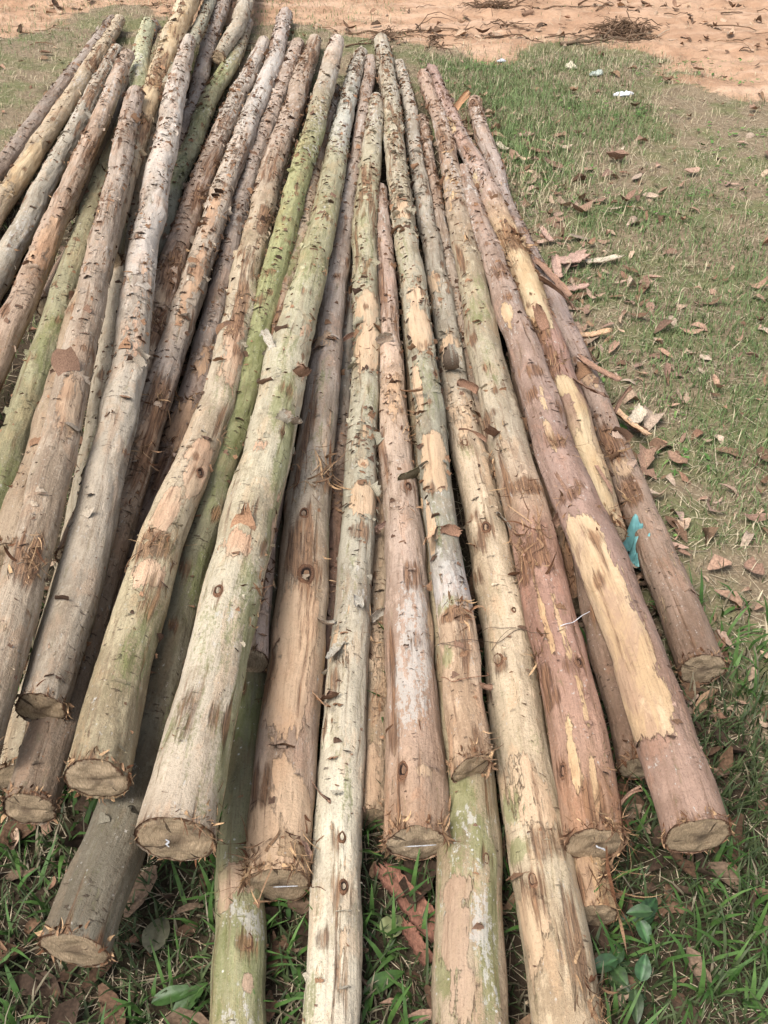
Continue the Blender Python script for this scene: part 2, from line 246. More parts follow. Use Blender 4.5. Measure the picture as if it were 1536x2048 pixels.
'x3': {'c':[[-1022,1452,62],[-1036,1682,74],[-1046,1913,85],[-1058,2143,95],[-1071,2374,105],[-1087,2604,114],[-1104,2834,123],[-1124,3064,131],[-1144,3294,138],[-1166,3524,144],[-1187,3754,150],[-1210,3984,155],[-1232,4214,160],[-1254,4444,163],[-1279,4673,166],[-1303,4903,169],[-1326,5133,170],[-1351,5362,171],[-1376,5592,172],[-1400,5822,171]],'r':[554,544,535,526,517,510,503,496,491,486,481,477,472,467,462,456,449,440,428,414],'f':[(513,95,218,125,'g',0.9),(1290,57,223,125,'g',0.7)],'k':[],'q':[],'u':[],'t':[(0,150,148,105),(4389,175,165,130)],'m':'green','nf':50},
'x1': {'c':[[-738,1171,67],[-744,1403,79],[-754,1635,91],[-770,1867,102],[-791,2098,113],[-816,2329,123],[-844,2560,132],[-874,2791,141],[-905,3021,149],[-937,3251,156],[-968,3482,163],[-1000,3712,169],[-1030,3943,174],[-1061,4173,179],[-1091,4404,183],[-1121,4635,186],[-1152,4865,189],[-1184,5095,191],[-1216,5326,192],[-1248,5556,193]],'r':[602,581,563,547,534,523,515,507,502,497,493,490,487,485,482,478,473,468,461,452],'f':[(443,41,122,75,'p',0.8),(184,44,101,62,'b',0.6),(1003,36,130,88,'g',0.6)],'k':[],'q':[],'u':[(184,44,30,60)],'t':[(0,180,165,135),(4420,190,172,150)],'m':'pale','nf':50},
'p30': {'c':[[-1264,3733,197],[-1273,3879,205],[-1282,4025,211],[-1290,4171,218],[-1296,4317,223],[-1302,4463,227],[-1308,4609,231],[-1316,4755,234],[-1323,4901,236],[-1330,5047,237],[-1336,5193,238],[-1342,5339,238],[-1349,5485,237],[-1355,5631,236],[-1361,5777,234],[-1369,5924,231],[-1381,6069,228],[-1394,6215,225],[-1407,6360,221],[-1420,6506,217]],'r':[480,478,475,470,465,460,454,449,444,440,436,433,431,430,429,429,428,429,428,427],'f':[],'k':[],'q':[],'u':[],'t':[(0,140,125,115),(2275,150,138,130)],'m':'flaky','nf':60},
'p29': {'c':[[-974,3208,233],[-993,3362,237],[-1012,3516,240],[-1029,3670,244],[-1046,3824,248],[-1064,3978,252],[-1084,4132,256],[-1102,4286,259],[-1122,4440,263],[-1142,4593,267],[-1163,4747,271],[-1186,4900,275],[-1211,5053,279],[-1236,5207,282],[-1261,5360,286],[-1285,5513,290],[-1306,5666,294],[-1326,5820,298],[-1345,5974,302],[-1363,6128,306]],'r':[486,483,480,476,474,472,470,470,470,471,472,473,474,474,473,469,463,453,438,418],'f':[(1525,22,402,125,'g',0.8)],'k':[],'q':[],'u':[],'t':[(0,165,165,130),(2379,178,180,140)],'sc':0.4,'m':'green','nf':50},
'p24': {'c':[[-797,1531,341],[-831,1930,338],[-870,2328,333],[-909,2726,328],[-948,3125,322],[-990,3522,315],[-1031,3920,308],[-1071,4318,300],[-1106,4717,292],[-1140,5116,282],[-1171,5514,273],[-1200,5913,263],[-1228,6312,252],[-1255,6712,242],[-1280,7111,230],[-1305,7510,219],[-1330,7909,207],[-1355,8308,195],[-1384,8707,183],[-1413,9106,170]],'r':[481,472,462,453,447,446,452,464,484,510,541,576,612,646,675,694,700,687,648,579],'f':[(5141,117,785,112,'p',0.8),(4290,77,626,100,'p',1.0),(3643,45,344,100,'b',0.7),(3211,38,299,100,'p',1.1),(2767,41,193,100,'b',0.8)],'k':[],'q':[],'u':[(3364,8,30,60),(2830,26,30,50)],'t':[(2021,170,145,115),(3136,198,174,134),(4246,210,190,154),(7603,214,196,158)],'m':'yellow','nf':50,'nt':8},
'p11': {'c':[[721,1477,50],[714,1695,49],[708,1913,49],[698,2130,48],[685,2348,48],[674,2565,47],[662,2783,47],[647,3000,46],[630,3217,45],[609,3434,45],[586,3651,44],[565,3867,44],[548,4084,43],[536,4302,42],[529,4520,42],[520,4737,41],[511,4955,41],[506,5172,40],[504,5390,39],[502,5608,39]],'r':[516,505,485,459,432,406,382,364,350,344,344,349,360,374,389,403,412,413,400,371],'f':[(1223,-11,84,62,'p',0.5),(843,-25,92,88,'b',0.8),(725,-46,65,75,'p',0.6),(608,-45,61,62,'b',0.8),(4000,-27,66,125,'b',0.7)],'k':[],'q':[(1016,89,102,18,1,0.5,0.6,'brown')],'u':[(801,-50,30,60),(601,-54,24,50)],'t':[(0,150,120,100),(853,172,142,122),(1433,168,142,132),(2473,172,152,146),(3669,182,160,146),(4138,196,156,130)],'m':'torn','nf':50,'nt':6},
'p9': {'c':[[569,1839,139],[568,2069,136],[562,2299,133],[555,2528,129],[548,2758,124],[538,2987,120],[524,3217,115],[512,3446,110],[494,3675,105],[475,3904,99],[456,4133,94],[436,4362,88],[414,4591,81],[390,4819,75],[369,5048,68],[352,5277,62],[335,5506,55],[319,5735,48],[304,5964,40],[285,6193,37]],'r':[345,377,406,430,449,464,474,479,480,476,470,460,448,435,421,408,397,389,386,389],'f':[(1356,-13,187,112,'p',0.9),(1137,-42,136,100,'p',1.0),(1611,-3,168,112,'p',0.6),(1757,-8,131,100,'b',0.7),(1021,-90,97,100,'b',0.9),(816,-78,117,75,'b',0.7),(663,-63,54,88,'p',0.8),(518,18,150,50,'p',1.1),(255,-37,151,75,'p',1.2),(80,-34,98,75,'p',1.0),(634,-155,133,38,'b',0.7),(7,-39,56,75,'b',0.7),(3193,-66,149,50,'p',0.7),(1684,86,60,100,'b',0.9),(2435,-105,91,75,'p',0.6)],'k':[],'q':[(1392,90,292,47,-1,0.35,-0.25,'brown'),(685,59,191,33,-1,0.25,0.2,'brown'),(248,-7,194,11,-1,0.25,0.1,'brown'),(991,-40,88,39,1,0.6,0.9,'brown'),(3506,87,124,42,1,0.7,0.7,'tan')],'u':[(1713,86,40,70),(2347,-83,24,50),(3193,-66,24,50),(1684,86,30,60),(1050,-81,30,60),(1757,14,24,50),(802,-43,24,60),(22,-10,24,50)],'t':[(4,204,170,128),(373,190,158,118),(633,168,128,112),(1037,172,128,112),(1295,200,160,115),(1821,206,168,118),(2251,186,156,140),(4366,176,142,132)],'m':'yellow','nf':50,'nt':8},
'p8': {'c':[[573,983,169],[561,1166,169],[548,1348,168],[537,1531,167],[520,1714,165],[499,1896,163],[484,2078,160],[474,2261,157],[466,2444,153],[458,2627,149],[448,2810,145],[433,2993,140],[422,3176,134],[417,3359,128],[406,3541,122],[391,3724,116],[383,3907,109],[377,4090,102],[371,4273,94],[364,4456,87]],'r':[600,591,582,574,566,557,547,537,525,512,498,483,467,450,431,412,393,373,353,334],'f':[(1941,-61,80,44,'p',1.1),(1860,-75,45,31,'p',0.7),(1372,-16,76,19,'p',0.8),(1197,-37,91,20,'p',0.9),(761,-88,101,88,'p',1.4),(604,-90,153,106,'p',1.4),(430,-83,136,112,'p',1.4),(279,-79,96,100,'p',1.2),(1157,-13,35,50,'b',0.7),(936,-56,27,62,'b',0.7),(1546,-16,39,50,'b',0.6),(2267,-8,81,75,'b',0.6)],'k':[(1174,-28,18.9)],'q':[(953,-61,57,10,1,0.6,0.5,'brown')],'u':[(2185,-30,14,40),(1168,-8,24,50),(2267,12,14,50),(936,-56,20,40)],'t':[(10,172,135,115),(778,168,132,117),(1199,168,134,120),(2118,174,146,130),(3481,174,148,132)],'m':'purple','nf':40},
'p2': {'c':[[-194,932,83],[-201,1219,88],[-196,1505,92],[-200,1792,95],[-208,2078,98],[-203,2365,99],[-195,2651,101],[-189,2938,101],[-182,3225,101],[-174,3511,100],[-166,3798,98],[-157,4084,96],[-142,4370,93],[-127,4656,89],[-116,4943,85],[-106,5229,80],[-97,5516,75],[-90,5802,69],[-84,6089,63],[-80,6375,56]],'r':[608,614,609,595,575,551,526,500,476,454,435,420,408,398,391,384,377,368,354,333],'f':[(1500,21,314,50,'g',0.45),(1255,-48,206,31,'b',0.6),(1318,77,213,15,'p',0.6),(855,-11,127,75,'b',0.75),(773,19,52,62,'b',0.9),(936,8,95,25,'b',0.8),(1146,93,65,50,'b',0.6),(927,141,114,38,'g',0.5),(1373,78,146,38,'g',0.35),(1864,-36,63,62,'p',0.6),(591,3,136,88,'p',0.95),(400,-11,119,88,'p',0.95),(182,1,67,50,'p',0.7),(445,-84,82,38,'b',0.55),(527,59,87,31,'p',0.6),(64,-65,72,62,'p',1.3),(127,72,65,50,'p',1.3),(0,14,24,125,'p',1.1),(182,-71,56,38,'b',0.7),(1427,-24,201,25,'b',0.5)],'k':[(755,20,33.3),(973,-2,19.6)],'q':[(627,94,62,21,-1,0.5,0.8,'grey'),(418,102,67,21,-1,0.4,0.5,'tan'),(209,127,69,12,-1,0.4,0.4,'brown'),(64,84,45,19,-1,0.6,-0.3,'brown'),(1946,147,120,20,1,0.6,1.0,'pink')],'u':[(1200,87,40,100),(1118,17,25,80),(18,-123,60,60),(45,91,40,50),(800,141,16,50)],'t':[(2,190,152,104),(262,194,164,142),(525,200,170,134),(814,188,162,132),(1102,180,164,142),(1759,182,162,147),(5423,175,155,142)],'m':'pink','nf':40,'ch':(0.25,0.1,0.8,2)},
'p18': {'c':[[-508,770,171],[-472,1053,179],[-458,1337,186],[-450,1621,192],[-432,1905,198],[-412,2189,203],[-402,2474,208],[-397,2758,212],[-391,3043,215],[-379,3328,217],[-369,3612,218],[-361,3897,219],[-350,4181,220],[-337,4466,219],[-324,4750,218],[-312,5035,216],[-302,5319,214],[-293,5604,211],[-283,5888,208],[-273,6173,204]],'r':[574,537,506,480,460,446,438,435,437,444,453,465,477,488,497,502,500,490,468,434],'f':[(3594,166,363,88,'g',0.7),(2926,162,375,100,'g',0.8),(2339,81,288,150,'g',0.7),(1797,33,249,150,'g',0.9),(1436,46,180,150,'g',0.8),(1138,55,148,125,'g',0.5),(849,93,125,50,'g',0.9),(452,120,117,50,'g',0.8),(3919,59,272,100,'w',0.5)],'k':[(1084,110,15.5)],'q':[(1788,97,70,30,1,0.8,0.6,'grey'),(1635,104,56,35,1,0.8,0.8,'grey')],'u':[],'t':[(143,120,113,96),(647,122,116,92),(1352,132,130,88),(2182,156,158,96),(3452,168,168,108),(4454,186,172,150),(5410,204,184,168)],'sc':0.4,'m':'green','nf':60},  # dark grey tones toward the butt paint in the shade it lies in
'p25': {'c':[[-1066,4960,290],[-1080,5174,275],[-1093,5388,259],[-1105,5602,244],[-1116,5816,229],[-1127,6030,214],[-1137,6244,199],[-1148,6459,185],[-1161,6673,170],[-1175,6887,156],[-1190,7101,142],[-1206,7314,129],[-1222,7528,115],[-1239,7742,102],[-1256,7956,89],[-1274,8170,76],[-1290,8384,63],[-1307,8598,50],[-1321,8812,40],[-1330,9026,39]],'r':[342,339,340,342,346,352,359,367,376,385,393,402,409,415,420,424,425,425,422,416],'f':[],'k':[],'q':[],'u':[],'t':[(0,170,165,140),(2721,190,185,160)],'m':'flaky','nf':70},
'p21': {'c':[[-732,1701,185],[-740,1970,176],[-747,2238,168],[-756,2507,159],[-763,2776,151],[-769,3045,142],[-782,3314,134],[-793,3582,126],[-801,3851,118],[-811,4120,110],[-813,4389,102],[-809,4658,94],[-809,4927,86],[-808,5196,79],[-806,5465,71],[-801,5734,64],[-793,6003,56],[-787,6271,49],[-783,6540,44],[-779,6809,41]],'r':[480,471,466,464,465,469,474,480,486,493,499,504,507,508,506,500,491,477,459,435],'f':[(4379,11,592,125,'w',0.7),(2689,86,242,88,'b',0.6),(3320,49,225,75,'b',0.5),(2287,55,163,100,'b',0.6),(1536,44,202,88,'b',0.8),(1340,45,147,75,'p',0.6),(1118,44,130,100,'b',0.9),(964,72,121,88,'p',0.8)],'k':[],'q':[],'u':[(2304,76,26,50),(1152,49,40,60),(1579,34,30,50),(2714,108,20,50)],'t':[(37,160,130,108),(1236,184,152,126),(2345,192,160,138),(3391,192,176,160),(5113,200,186,174)],'m':'torn','nf':90,'nt':8},
'x6': {'c':[[-1611,3037,51],[-1630,3263,51],[-1644,3489,51],[-1657,3714,51],[-1667,3940,51],[-1677,4166,52],[-1687,4392,52],[-1696,4618,52],[-1706,4844,52],[-1715,5070,52],[-1725,5296,53],[-1738,5522,53],[-1748,5748,53],[-1758,5974,53],[-1770,6200,54],[-1780,6426,54],[-1789,6652,54],[-1800,6878,54],[-1810,7104,54],[-1819,7330,55]],'r':[529,511,496,485,476,470,465,460,457,454,450,446,442,437,431,424,415,406,396,386],'f':[(1485,78,313,112,'p',1.0)],'k':[],'q':[],'u':[],'t':[(0,185,160,125),(4298,200,180,150)],'m':'yellow','nf':50},
'x4': {'c':[[-1232,1883,52],[-1243,2059,60],[-1243,2235,80],[-1242,2410,100],[-1240,2586,119],[-1242,2762,139],[-1243,2937,159],[-1244,3113,178],[-1246,3289,197],[-1247,3465,216],[-1249,3641,235],[-1251,3816,253],[-1255,3992,271],[-1258,4168,288],[-1261,4344,305],[-1265,4520,322],[-1269,4696,338],[-1275,4872,353],[-1281,5048,367],[-1287,5224,381]],'r':[554,539,525,512,499,487,476,465,456,446,438,429,421,413,404,395,385,374,360,345],'f':[(589,191,127,88,'b',0.8),(1447,62,186,88,'p',0.8)],'k':[],'q':[],'u':[(589,191,30,60)],'t':[(0,176,145,118),(3359,190,165,145)],'m':'flaky','nf':60},
'x2': {'c':[[-732,1054,324],[-744,1244,332],[-755,1433,340],[-767,1623,347],[-782,1812,353],[-800,2001,358],[-820,2190,363],[-841,2379,367],[-864,2568,370],[-889,2756,373],[-913,2945,375],[-937,3133,376],[-961,3322,376],[-985,3510,376],[-1010,3699,375],[-1034,3887,374],[-1059,4076,372],[-1084,4264,369],[-1109,4453,366],[-1133,4641,363]],'r':[502,490,479,469,460,452,445,439,433,429,425,421,418,415,413,411,408,406,403,400],'f':[(434,48,84,75,'b',0.8),(1007,44,127,75,'p',0.8)],'k':[],'q':[],'u':[(434,57,30,60)],'t':[(0,175,155,130),(3611,182,160,145)],'m':'torn','nf':60,'nt':5},
'p6': {'c':[[317,497,61],[304,806,61],[296,1116,60],[289,1425,59],[275,1734,59],[259,2044,58],[244,2353,56],[228,2662,55],[216,2971,54],[206,3281,52],[196,3590,51],[184,3900,49],[175,4209,47],[166,4519,45],[159,4828,43],[153,5138,41],[146,5447,38],[134,5756,36],[117,6066,33],[98,6375,30]],'r':[596,597,587,568,544,517,490,463,438,416,398,384,374,366,361,357,353,345,332,311],'f':[(2760,-150,116,75,'p',0.8),(2868,-74,106,75,'p',0.7),(2357,-19,97,88,'p',0.7),(1935,-26,156,100,'p',0.5),(1758,-36,47,62,'g',0.4),(599,-81,40,62,'g',1.2),(501,-93,26,44,'g',1.1),(501,-14,41,50,'b',0.45),(511,56,41,38,'b',0.5),(737,43,31,38,'g',0.5),(864,-59,27,50,'g',0.3),(943,-59,22,38,'b',0.6),(314,37,104,44,'b',0.6),(354,-88,90,50,'p',0.8),(648,-48,69,62,'p',0.8),(589,6,66,62,'p',0.7),(1385,-41,23,38,'b',0.6),(4341,-147,422,125,'w',0.5),(3594,-150,325,125,'w',0.4)],'k':[(1395,-21,19.8),(953,-64,20.2),(422,-54,15.1),(1787,-26,16.1),(1110,24,9.8)],'q':[(2200,-15,133,55,-1,0.5,1.3,'grey'),(1463,68,104,42,-1,0.55,-0.4,'grey'),(1542,111,63,22,1,0.7,0.5,'grey'),(2760,-150,79,37,1,0.7,0.9,'grey')],'u':[(2730,-150,14,40),(226,97,60,50)],'t':[(90,198,170,132),(423,204,182,146),(755,208,184,148),(1382,212,187,152),(2006,202,177,146),(2178,164,155,136),(3192,176,166,149),(5882,192,182,167)],'sc':0.4,'m':'cream','nf':60},
'p4': {'c':[[72,1009,96],[66,1178,96],[63,1346,95],[61,1514,95],[58,1683,95],[54,1851,95],[49,2019,94],[44,2188,94],[38,2356,94],[31,2524,93],[26,2693,93],[23,2861,93],[19,3029,93],[16,3198,92],[12,3366,92],[7,3534,92],[1,3702,91],[-5,3871,91],[-10,4039,91],[-15,4207,91]],'r':[592,589,578,562,543,521,498,476,454,433,414,397,382,369,359,349,340,331,322,309],'f':[(1506,3,166,75,'p',0.5),(1234,125,144,25,'b',0.8),(1212,-82,142,25,'b',0.5),(1923,41,170,62,'b',0.5),(678,29,52,75,'b',0.6),(502,35,183,88,'w',1.0),(336,-14,109,75,'w',1.0),(411,-86,129,25,'b',0.8),(246,-80,76,38,'b',0.6),(118,23,18,31,'p',0.8),(118,-46,28,25,'b',0.8),(27,-75,43,25,'b',0.5),(566,127,64,25,'p',0.7),(652,100,51,38,'g',0.4)],'k':[(118,-46,20.4),(1025,39,16.8),(1581,-26,15.2)],'q':[(1800,-30,41,66,1,0.9,1.4,'grey'),(1517,61,165,11,-1,0.5,0.3,'tan')],'u':[(0,125,40,40),(0,-140,30,30),(929,44,14,40),(1282,125,20,40)],'t':[(0,184,146,114),(489,186,155,136),(1029,192,166,147),(1518,206,172,142),(2171,192,162,146),(3199,180,155,140)],'m':'pink','nf':40,'sq':0.5,'ch':(0.1,0.05,1.05,4)},
'p27': {'c':[[-990,6201,108],[-977,6336,112],[-969,6471,114],[-963,6606,116],[-957,6742,117],[-952,6877,116],[-953,7013,115],[-958,7148,113],[-964,7284,111],[-969,7419,108],[-974,7554,104],[-980,7690,100],[-985,7825,95],[-991,7960,90],[-998,8096,85],[-1004,8231,79],[-1010,8366,72],[-1016,8502,66],[-1022,8637,59],[-1027,8772,52]],'r':[378,404,429,453,476,496,513,528,539,548,553,555,555,552,548,542,536,531,527,526],'f':[],'k':[],'q':[],'u':[],'t':[(0,186,174,150),(1503,190,178,160)],'m':'flaky','nf':60},
'p3': {'c':[[-89,498,56],[-87,757,64],[-86,1016,71],[-85,1274,77],[-82,1533,84],[-77,1792,89],[-70,2051,94],[-64,2309,99],[-59,2568,102],[-57,2827,106],[-61,3086,109],[-70,3344,111],[-79,3603,113],[-80,3862,114],[-75,4121,115],[-66,4380,115],[-57,4638,115],[-48,4897,114],[-41,5156,113],[-35,5414,111]],'r':[481,471,460,451,445,441,441,444,449,458,468,478,488,495,497,492,477,449,405,343],'f':[(3038,-6,394,125,'g',0.45),(1207,-8,136,100,'g',0.35),(2496,4,131,94,'p',1.0),(2266,9,135,106,'p',1.15),(1494,32,69,94,'p',1.1),(1650,12,22,62,'p',0.6),(1831,47,74,50,'p',0.5),(1371,17,38,88,'b',0.6),(2751,16,232,125,'g',0.35),(3268,10,337,125,'g',0.35),(1962,63,132,75,'g',0.4),(1741,-126,140,100,'w',0.3),(1158,12,99,100,'w',0.35),(994,-62,59,100,'p',0.4),(608,45,89,38,'g',0.6),(402,-92,56,25,'g',0.5),(230,-91,48,38,'g',0.7),(353,35,45,38,'p',0.4),(238,68,57,38,'b',0.3),(328,-45,22,31,'b',0.5)],'k':[(936,-24,12.3),(509,25,11.8),(411,35,13.8)],'q':[(1141,26,59,26,-1,0.5,-0.3,'grey'),(994,-44,68,34,-1,0.3,0.3,'grey'),(1100,139,48,31,1,0.6,0.6,'grey'),(936,-127,62,20,-1,0.6,0.9,'grey'),(846,-56,40,47,-1,0.7,0.6,'brown'),(1412,140,39,21,1,0.8,0.2,'pink')],'u':[(2233,-10,10,30),(1067,139,14,50)],'t':[(89,210,196,170),(568,208,198,172),(1012,196,184,158),(1120,176,168,150),(1541,180,174,150),(2651,176,168,137),(3540,180,170,132),(4901,190,180,160)],'m':'cream','nf':85},
'p5': {'c':[[173,1146,141],[164,1442,141],[153,1737,142],[141,2032,141],[131,2327,140],[123,2623,139],[115,2918,137],[106,3214,134],[94,3509,131],[83,3804,128],[72,4099,124],[62,4395,119],[54,4690,114],[47,4985,109],[38,5281,103],[29,5576,97],[18,5871,91],[6,6166,84],[-6,6462,77],[-19,6757,69]],'r':[414,414,417,421,427,433,440,448,456,463,470,476,481,484,486,486,483,478,469,458],'f':[(1303,-12,162,125,'g',0.45),(665,-14,148,100,'g',0.4),(1687,-7,152,100,'p',1.15),(1903,-18,73,88,'p',0.6),(1322,-87,137,44,'p',1.0),(994,-4,91,88,'p',1.2),(881,-14,55,88,'p',1.1),(684,-89,94,38,'p',1.2),(2643,-14,126,75,'p',0.7),(2512,-59,57,75,'p',0.4),(1415,-26,115,112,'g',0.4),(975,-82,45,38,'g',0.6),(422,-69,25,75,'g',1.0),(3899,-62,480,125,'g',0.35),(2306,-90,306,125,'g',0.4),(525,-33,102,88,'w',0.6),(459,-33,49,88,'w',0.8),(769,-39,119,100,'w',0.4),(272,-88,34,44,'g',1.0),(384,-18,22,112,'b',0.9),(291,43,86,50,'b',0.4),(37,38,48,38,'b',0.5),(0,-8,19,125,'b',0.5)],'k':[(1406,70,10.7)],'q':[(956,-146,75,41,-1,0.6,0.6,'olive'),(684,-59,113,27,-1,0.25,0.4,'tan'),(647,26,26,61,1,0.8,0.7,'brown'),(197,119,30,25,-1,0.7,0.8,'brown'),(422,119,41,9,1,0.8,2.2,'tan')],'u':[(2606,-49,12,30),(394,11,40,40),(19,76,24,40),(1172,-145,16,50),(2268,-25,10,40)],'t':[(0,204,168,132),(394,206,172,138),(465,186,178,176),(639,158,154,138),(1312,164,160,136),(1953,176,166,140),(2867,180,168,140),(5615,186,176,156)],'m':'cream','nf':110,'tl':0.45,'sq':1.5},
'p7': {'c':[[397,993,120],[399,1258,119],[392,1523,117],[382,1788,116],[372,2053,114],[358,2318,112],[346,2583,110],[334,2848,108],[327,3113,105],[324,3378,102],[317,3643,99],[310,3908,95],[306,4174,91],[304,4439,88],[300,4704,84],[291,4969,79],[277,5234,75],[260,5498,70],[245,5763,65],[228,6028,60]],'r':[572,578,580,578,572,564,553,541,526,510,493,475,458,441,425,410,398,388,381,377],'f':[(3129,-78,226,100,'p',0.5),(2423,-86,169,50,'b',0.5),(1994,-24,105,75,'g',0.7),(2179,28,114,62,'g',0.5),(1716,-18,151,50,'g',0.5),(1590,-8,85,50,'g',0.4),(1279,-58,96,50,'p',0.5),(1354,-134,60,50,'b',0.9),(1009,2,37,112,'b',0.8),(1068,-97,127,31,'b',0.7),(740,-36,42,88,'b',0.9),(698,-101,41,50,'b',0.8),(791,-2,54,50,'b',0.6),(547,-51,153,15,'p',0.7),(488,8,132,12,'p',0.7),(294,15,77,12,'p',0.8),(177,-48,94,18,'p',0.9),(93,7,66,15,'p',0.9),(379,-115,54,38,'b',0.8),(320,-107,26,50,'b',0.6),(387,-1,33,25,'b',0.6),(59,-8,64,50,'b',0.5),(3668,-99,340,112,'b',0.4)],'k':[(135,-99,19.0),(395,36,13.4)],'q':[(1262,-69,71,31,-1,0.9,0.3,'brown'),(883,106,42,38,1,0.6,0.4,'brown'),(1304,-161,97,20,1,0.5,0.8,'brown'),(50,83,64,8,1,0.5,1.2,'brown'),(1548,-134,72,34,1,0.6,0.9,'brown')],'u':[(3289,-55,26,50),(3609,16,20,50),(2566,4,20,40),(1001,-3,30,60),(833,-36,36,80),(740,-83,40,60),(25,74,30,80),(454,-159,24,50),(1186,-135,20,50)],'t':[(0,184,138,102),(214,184,138,112),(485,180,132,113),(840,178,132,110),(958,186,152,122),(1248,178,162,137),(2166,180,166,132),(3100,182,156,132),(5039,184,150,130)],'m':'red','nf':50,'sq':2.2,'ch':(0.15,-0.05,0.5,-38)},
'p19': {'c':[[-502,1002,309],[-512,1310,294],[-510,1617,279],[-489,1923,264],[-468,2230,249],[-467,2537,234],[-476,2844,220],[-484,3152,205],[-486,3459,190],[-484,3766,176],[-487,4073,161],[-489,4381,147],[-488,4688,133],[-482,4995,119],[-473,5303,105],[-468,5610,91],[-465,5917,77],[-462,6225,63],[-459,6532,49],[-452,6839,43]],'r':[550,525,506,494,488,488,491,499,509,520,533,544,554,561,563,559,548,527,496,452],'f':[(1278,62,206,100,'g',0.4),(1883,96,295,62,'g',0.45),(283,79,118,88,'g',0.6),(4274,71,536,125,'w',0.4),(3181,-4,192,100,'b',0.5),(2557,50,147,75,'b',0.7),(2167,35,251,62,'b',0.5),(1805,32,213,50,'b',0.8),(1630,33,129,62,'p',0.8),(1454,60,117,62,'p',0.9),(1142,91,93,62,'b',0.4),(976,48,62,75,'p',0.9),(878,79,78,56,'p',1.4),(712,11,88,50,'p',1.1),(586,-2,49,100,'b',0.8),(498,16,46,75,'p',0.8),(449,55,89,50,'b',0.5),(361,69,84,75,'g',0.5),(2547,141,196,62,'g',0.6),(595,62,33,62,'g',0.5)],'k':[(888,84,17.1),(1864,133,20.5)],'q':[],'u':[(2615,152,30,50),(4001,76,14,40),(1844,12,30,50),(605,-8,36,50),(1649,62,24,40),(1093,173,16,40)],'t':[(0,160,145,110),(465,184,168,128),(928,194,172,142),(1593,194,180,152),(2376,188,166,132),(3573,187,162,142),(5846,182,162,142)],'m':'pale','nf':70,'nt':5},
'p20': {'c':[[-645,1017,196],[-650,1358,187],[-660,1700,178],[-668,2041,169],[-674,2382,160],[-679,2724,152],[-683,3065,143],[-689,3407,135],[-694,3748,126],[-695,4090,118],[-691,4431,110],[-689,4772,102],[-690,5114,94],[-678,5455,86],[-665,5796,78],[-661,6138,70],[-663,6479,63],[-672,6821,55],[-683,7162,48],[-693,7503,47]],'r':[494,471,459,454,457,463,472,483,494,504,512,518,521,522,520,516,511,504,497,492],'f':[(4811,68,566,125,'w',0.9),(4161,79,467,125,'w',0.8),(3510,49,256,100,'b',0.5),(2720,5,243,50,'p',0.7),(2210,39,237,62,'p',0.6),(2015,25,216,50,'p',0.6),(1842,108,99,62,'b',0.4),(1354,63,155,100,'b',0.7),(1148,63,138,62,'p',0.9),(1051,69,130,62,'b',0.7),(3315,55,179,100,'w',0.5)],'k':[(1430,108,14.5)],'q':[],'u':[(3489,10,26,40),(2427,171,16,40),(1344,34,40,60),(2774,32,14,50),(1094,64,30,60)],'t':[(210,150,130,110),(1152,182,152,122),(1556,182,162,147),(2068,192,174,152),(3009,197,177,157),(4468,202,192,182),(6490,194,174,164)],'m':'flaky','nf':90,'nt':5},
'p22': {'c':[[-660,1194,260],[-660,1437,262],[-673,1680,265],[-693,1922,267],[-714,2165,269],[-740,2406,271],[-771,2648,273],[-804,2888,275],[-832,3130,278],[-853,3372,280],[-879,3614,282],[-905,3855,284],[-930,4097,286],[-954,4339,288],[-977,4581,291],[-997,4823,293],[-1018,5066,295],[-1039,5308,297],[-1059,5550,299],[-1078,5793,301]],'r':[491,500,506,509,511,513,514,515,517,518,520,521,521,519,513,502,485,460,424,377],'f':[(2506,16,289,125,'w',0.3),(1697,72,205,62,'p',0.4),(1303,28,168,75,'p',0.5),(3686,13,217,100,'b',0.3)],'k':[(3223,-63,18.5)],'q':[],'u':[(2182,28,10,30),(1681,-14,16,40)],'t':[(357,170,155,135),(1067,186,172,152),(1855,196,184,174),(2969,200,186,174),(4619,188,172,158)],'sc':0.3,'m':'smooth','nf':80},
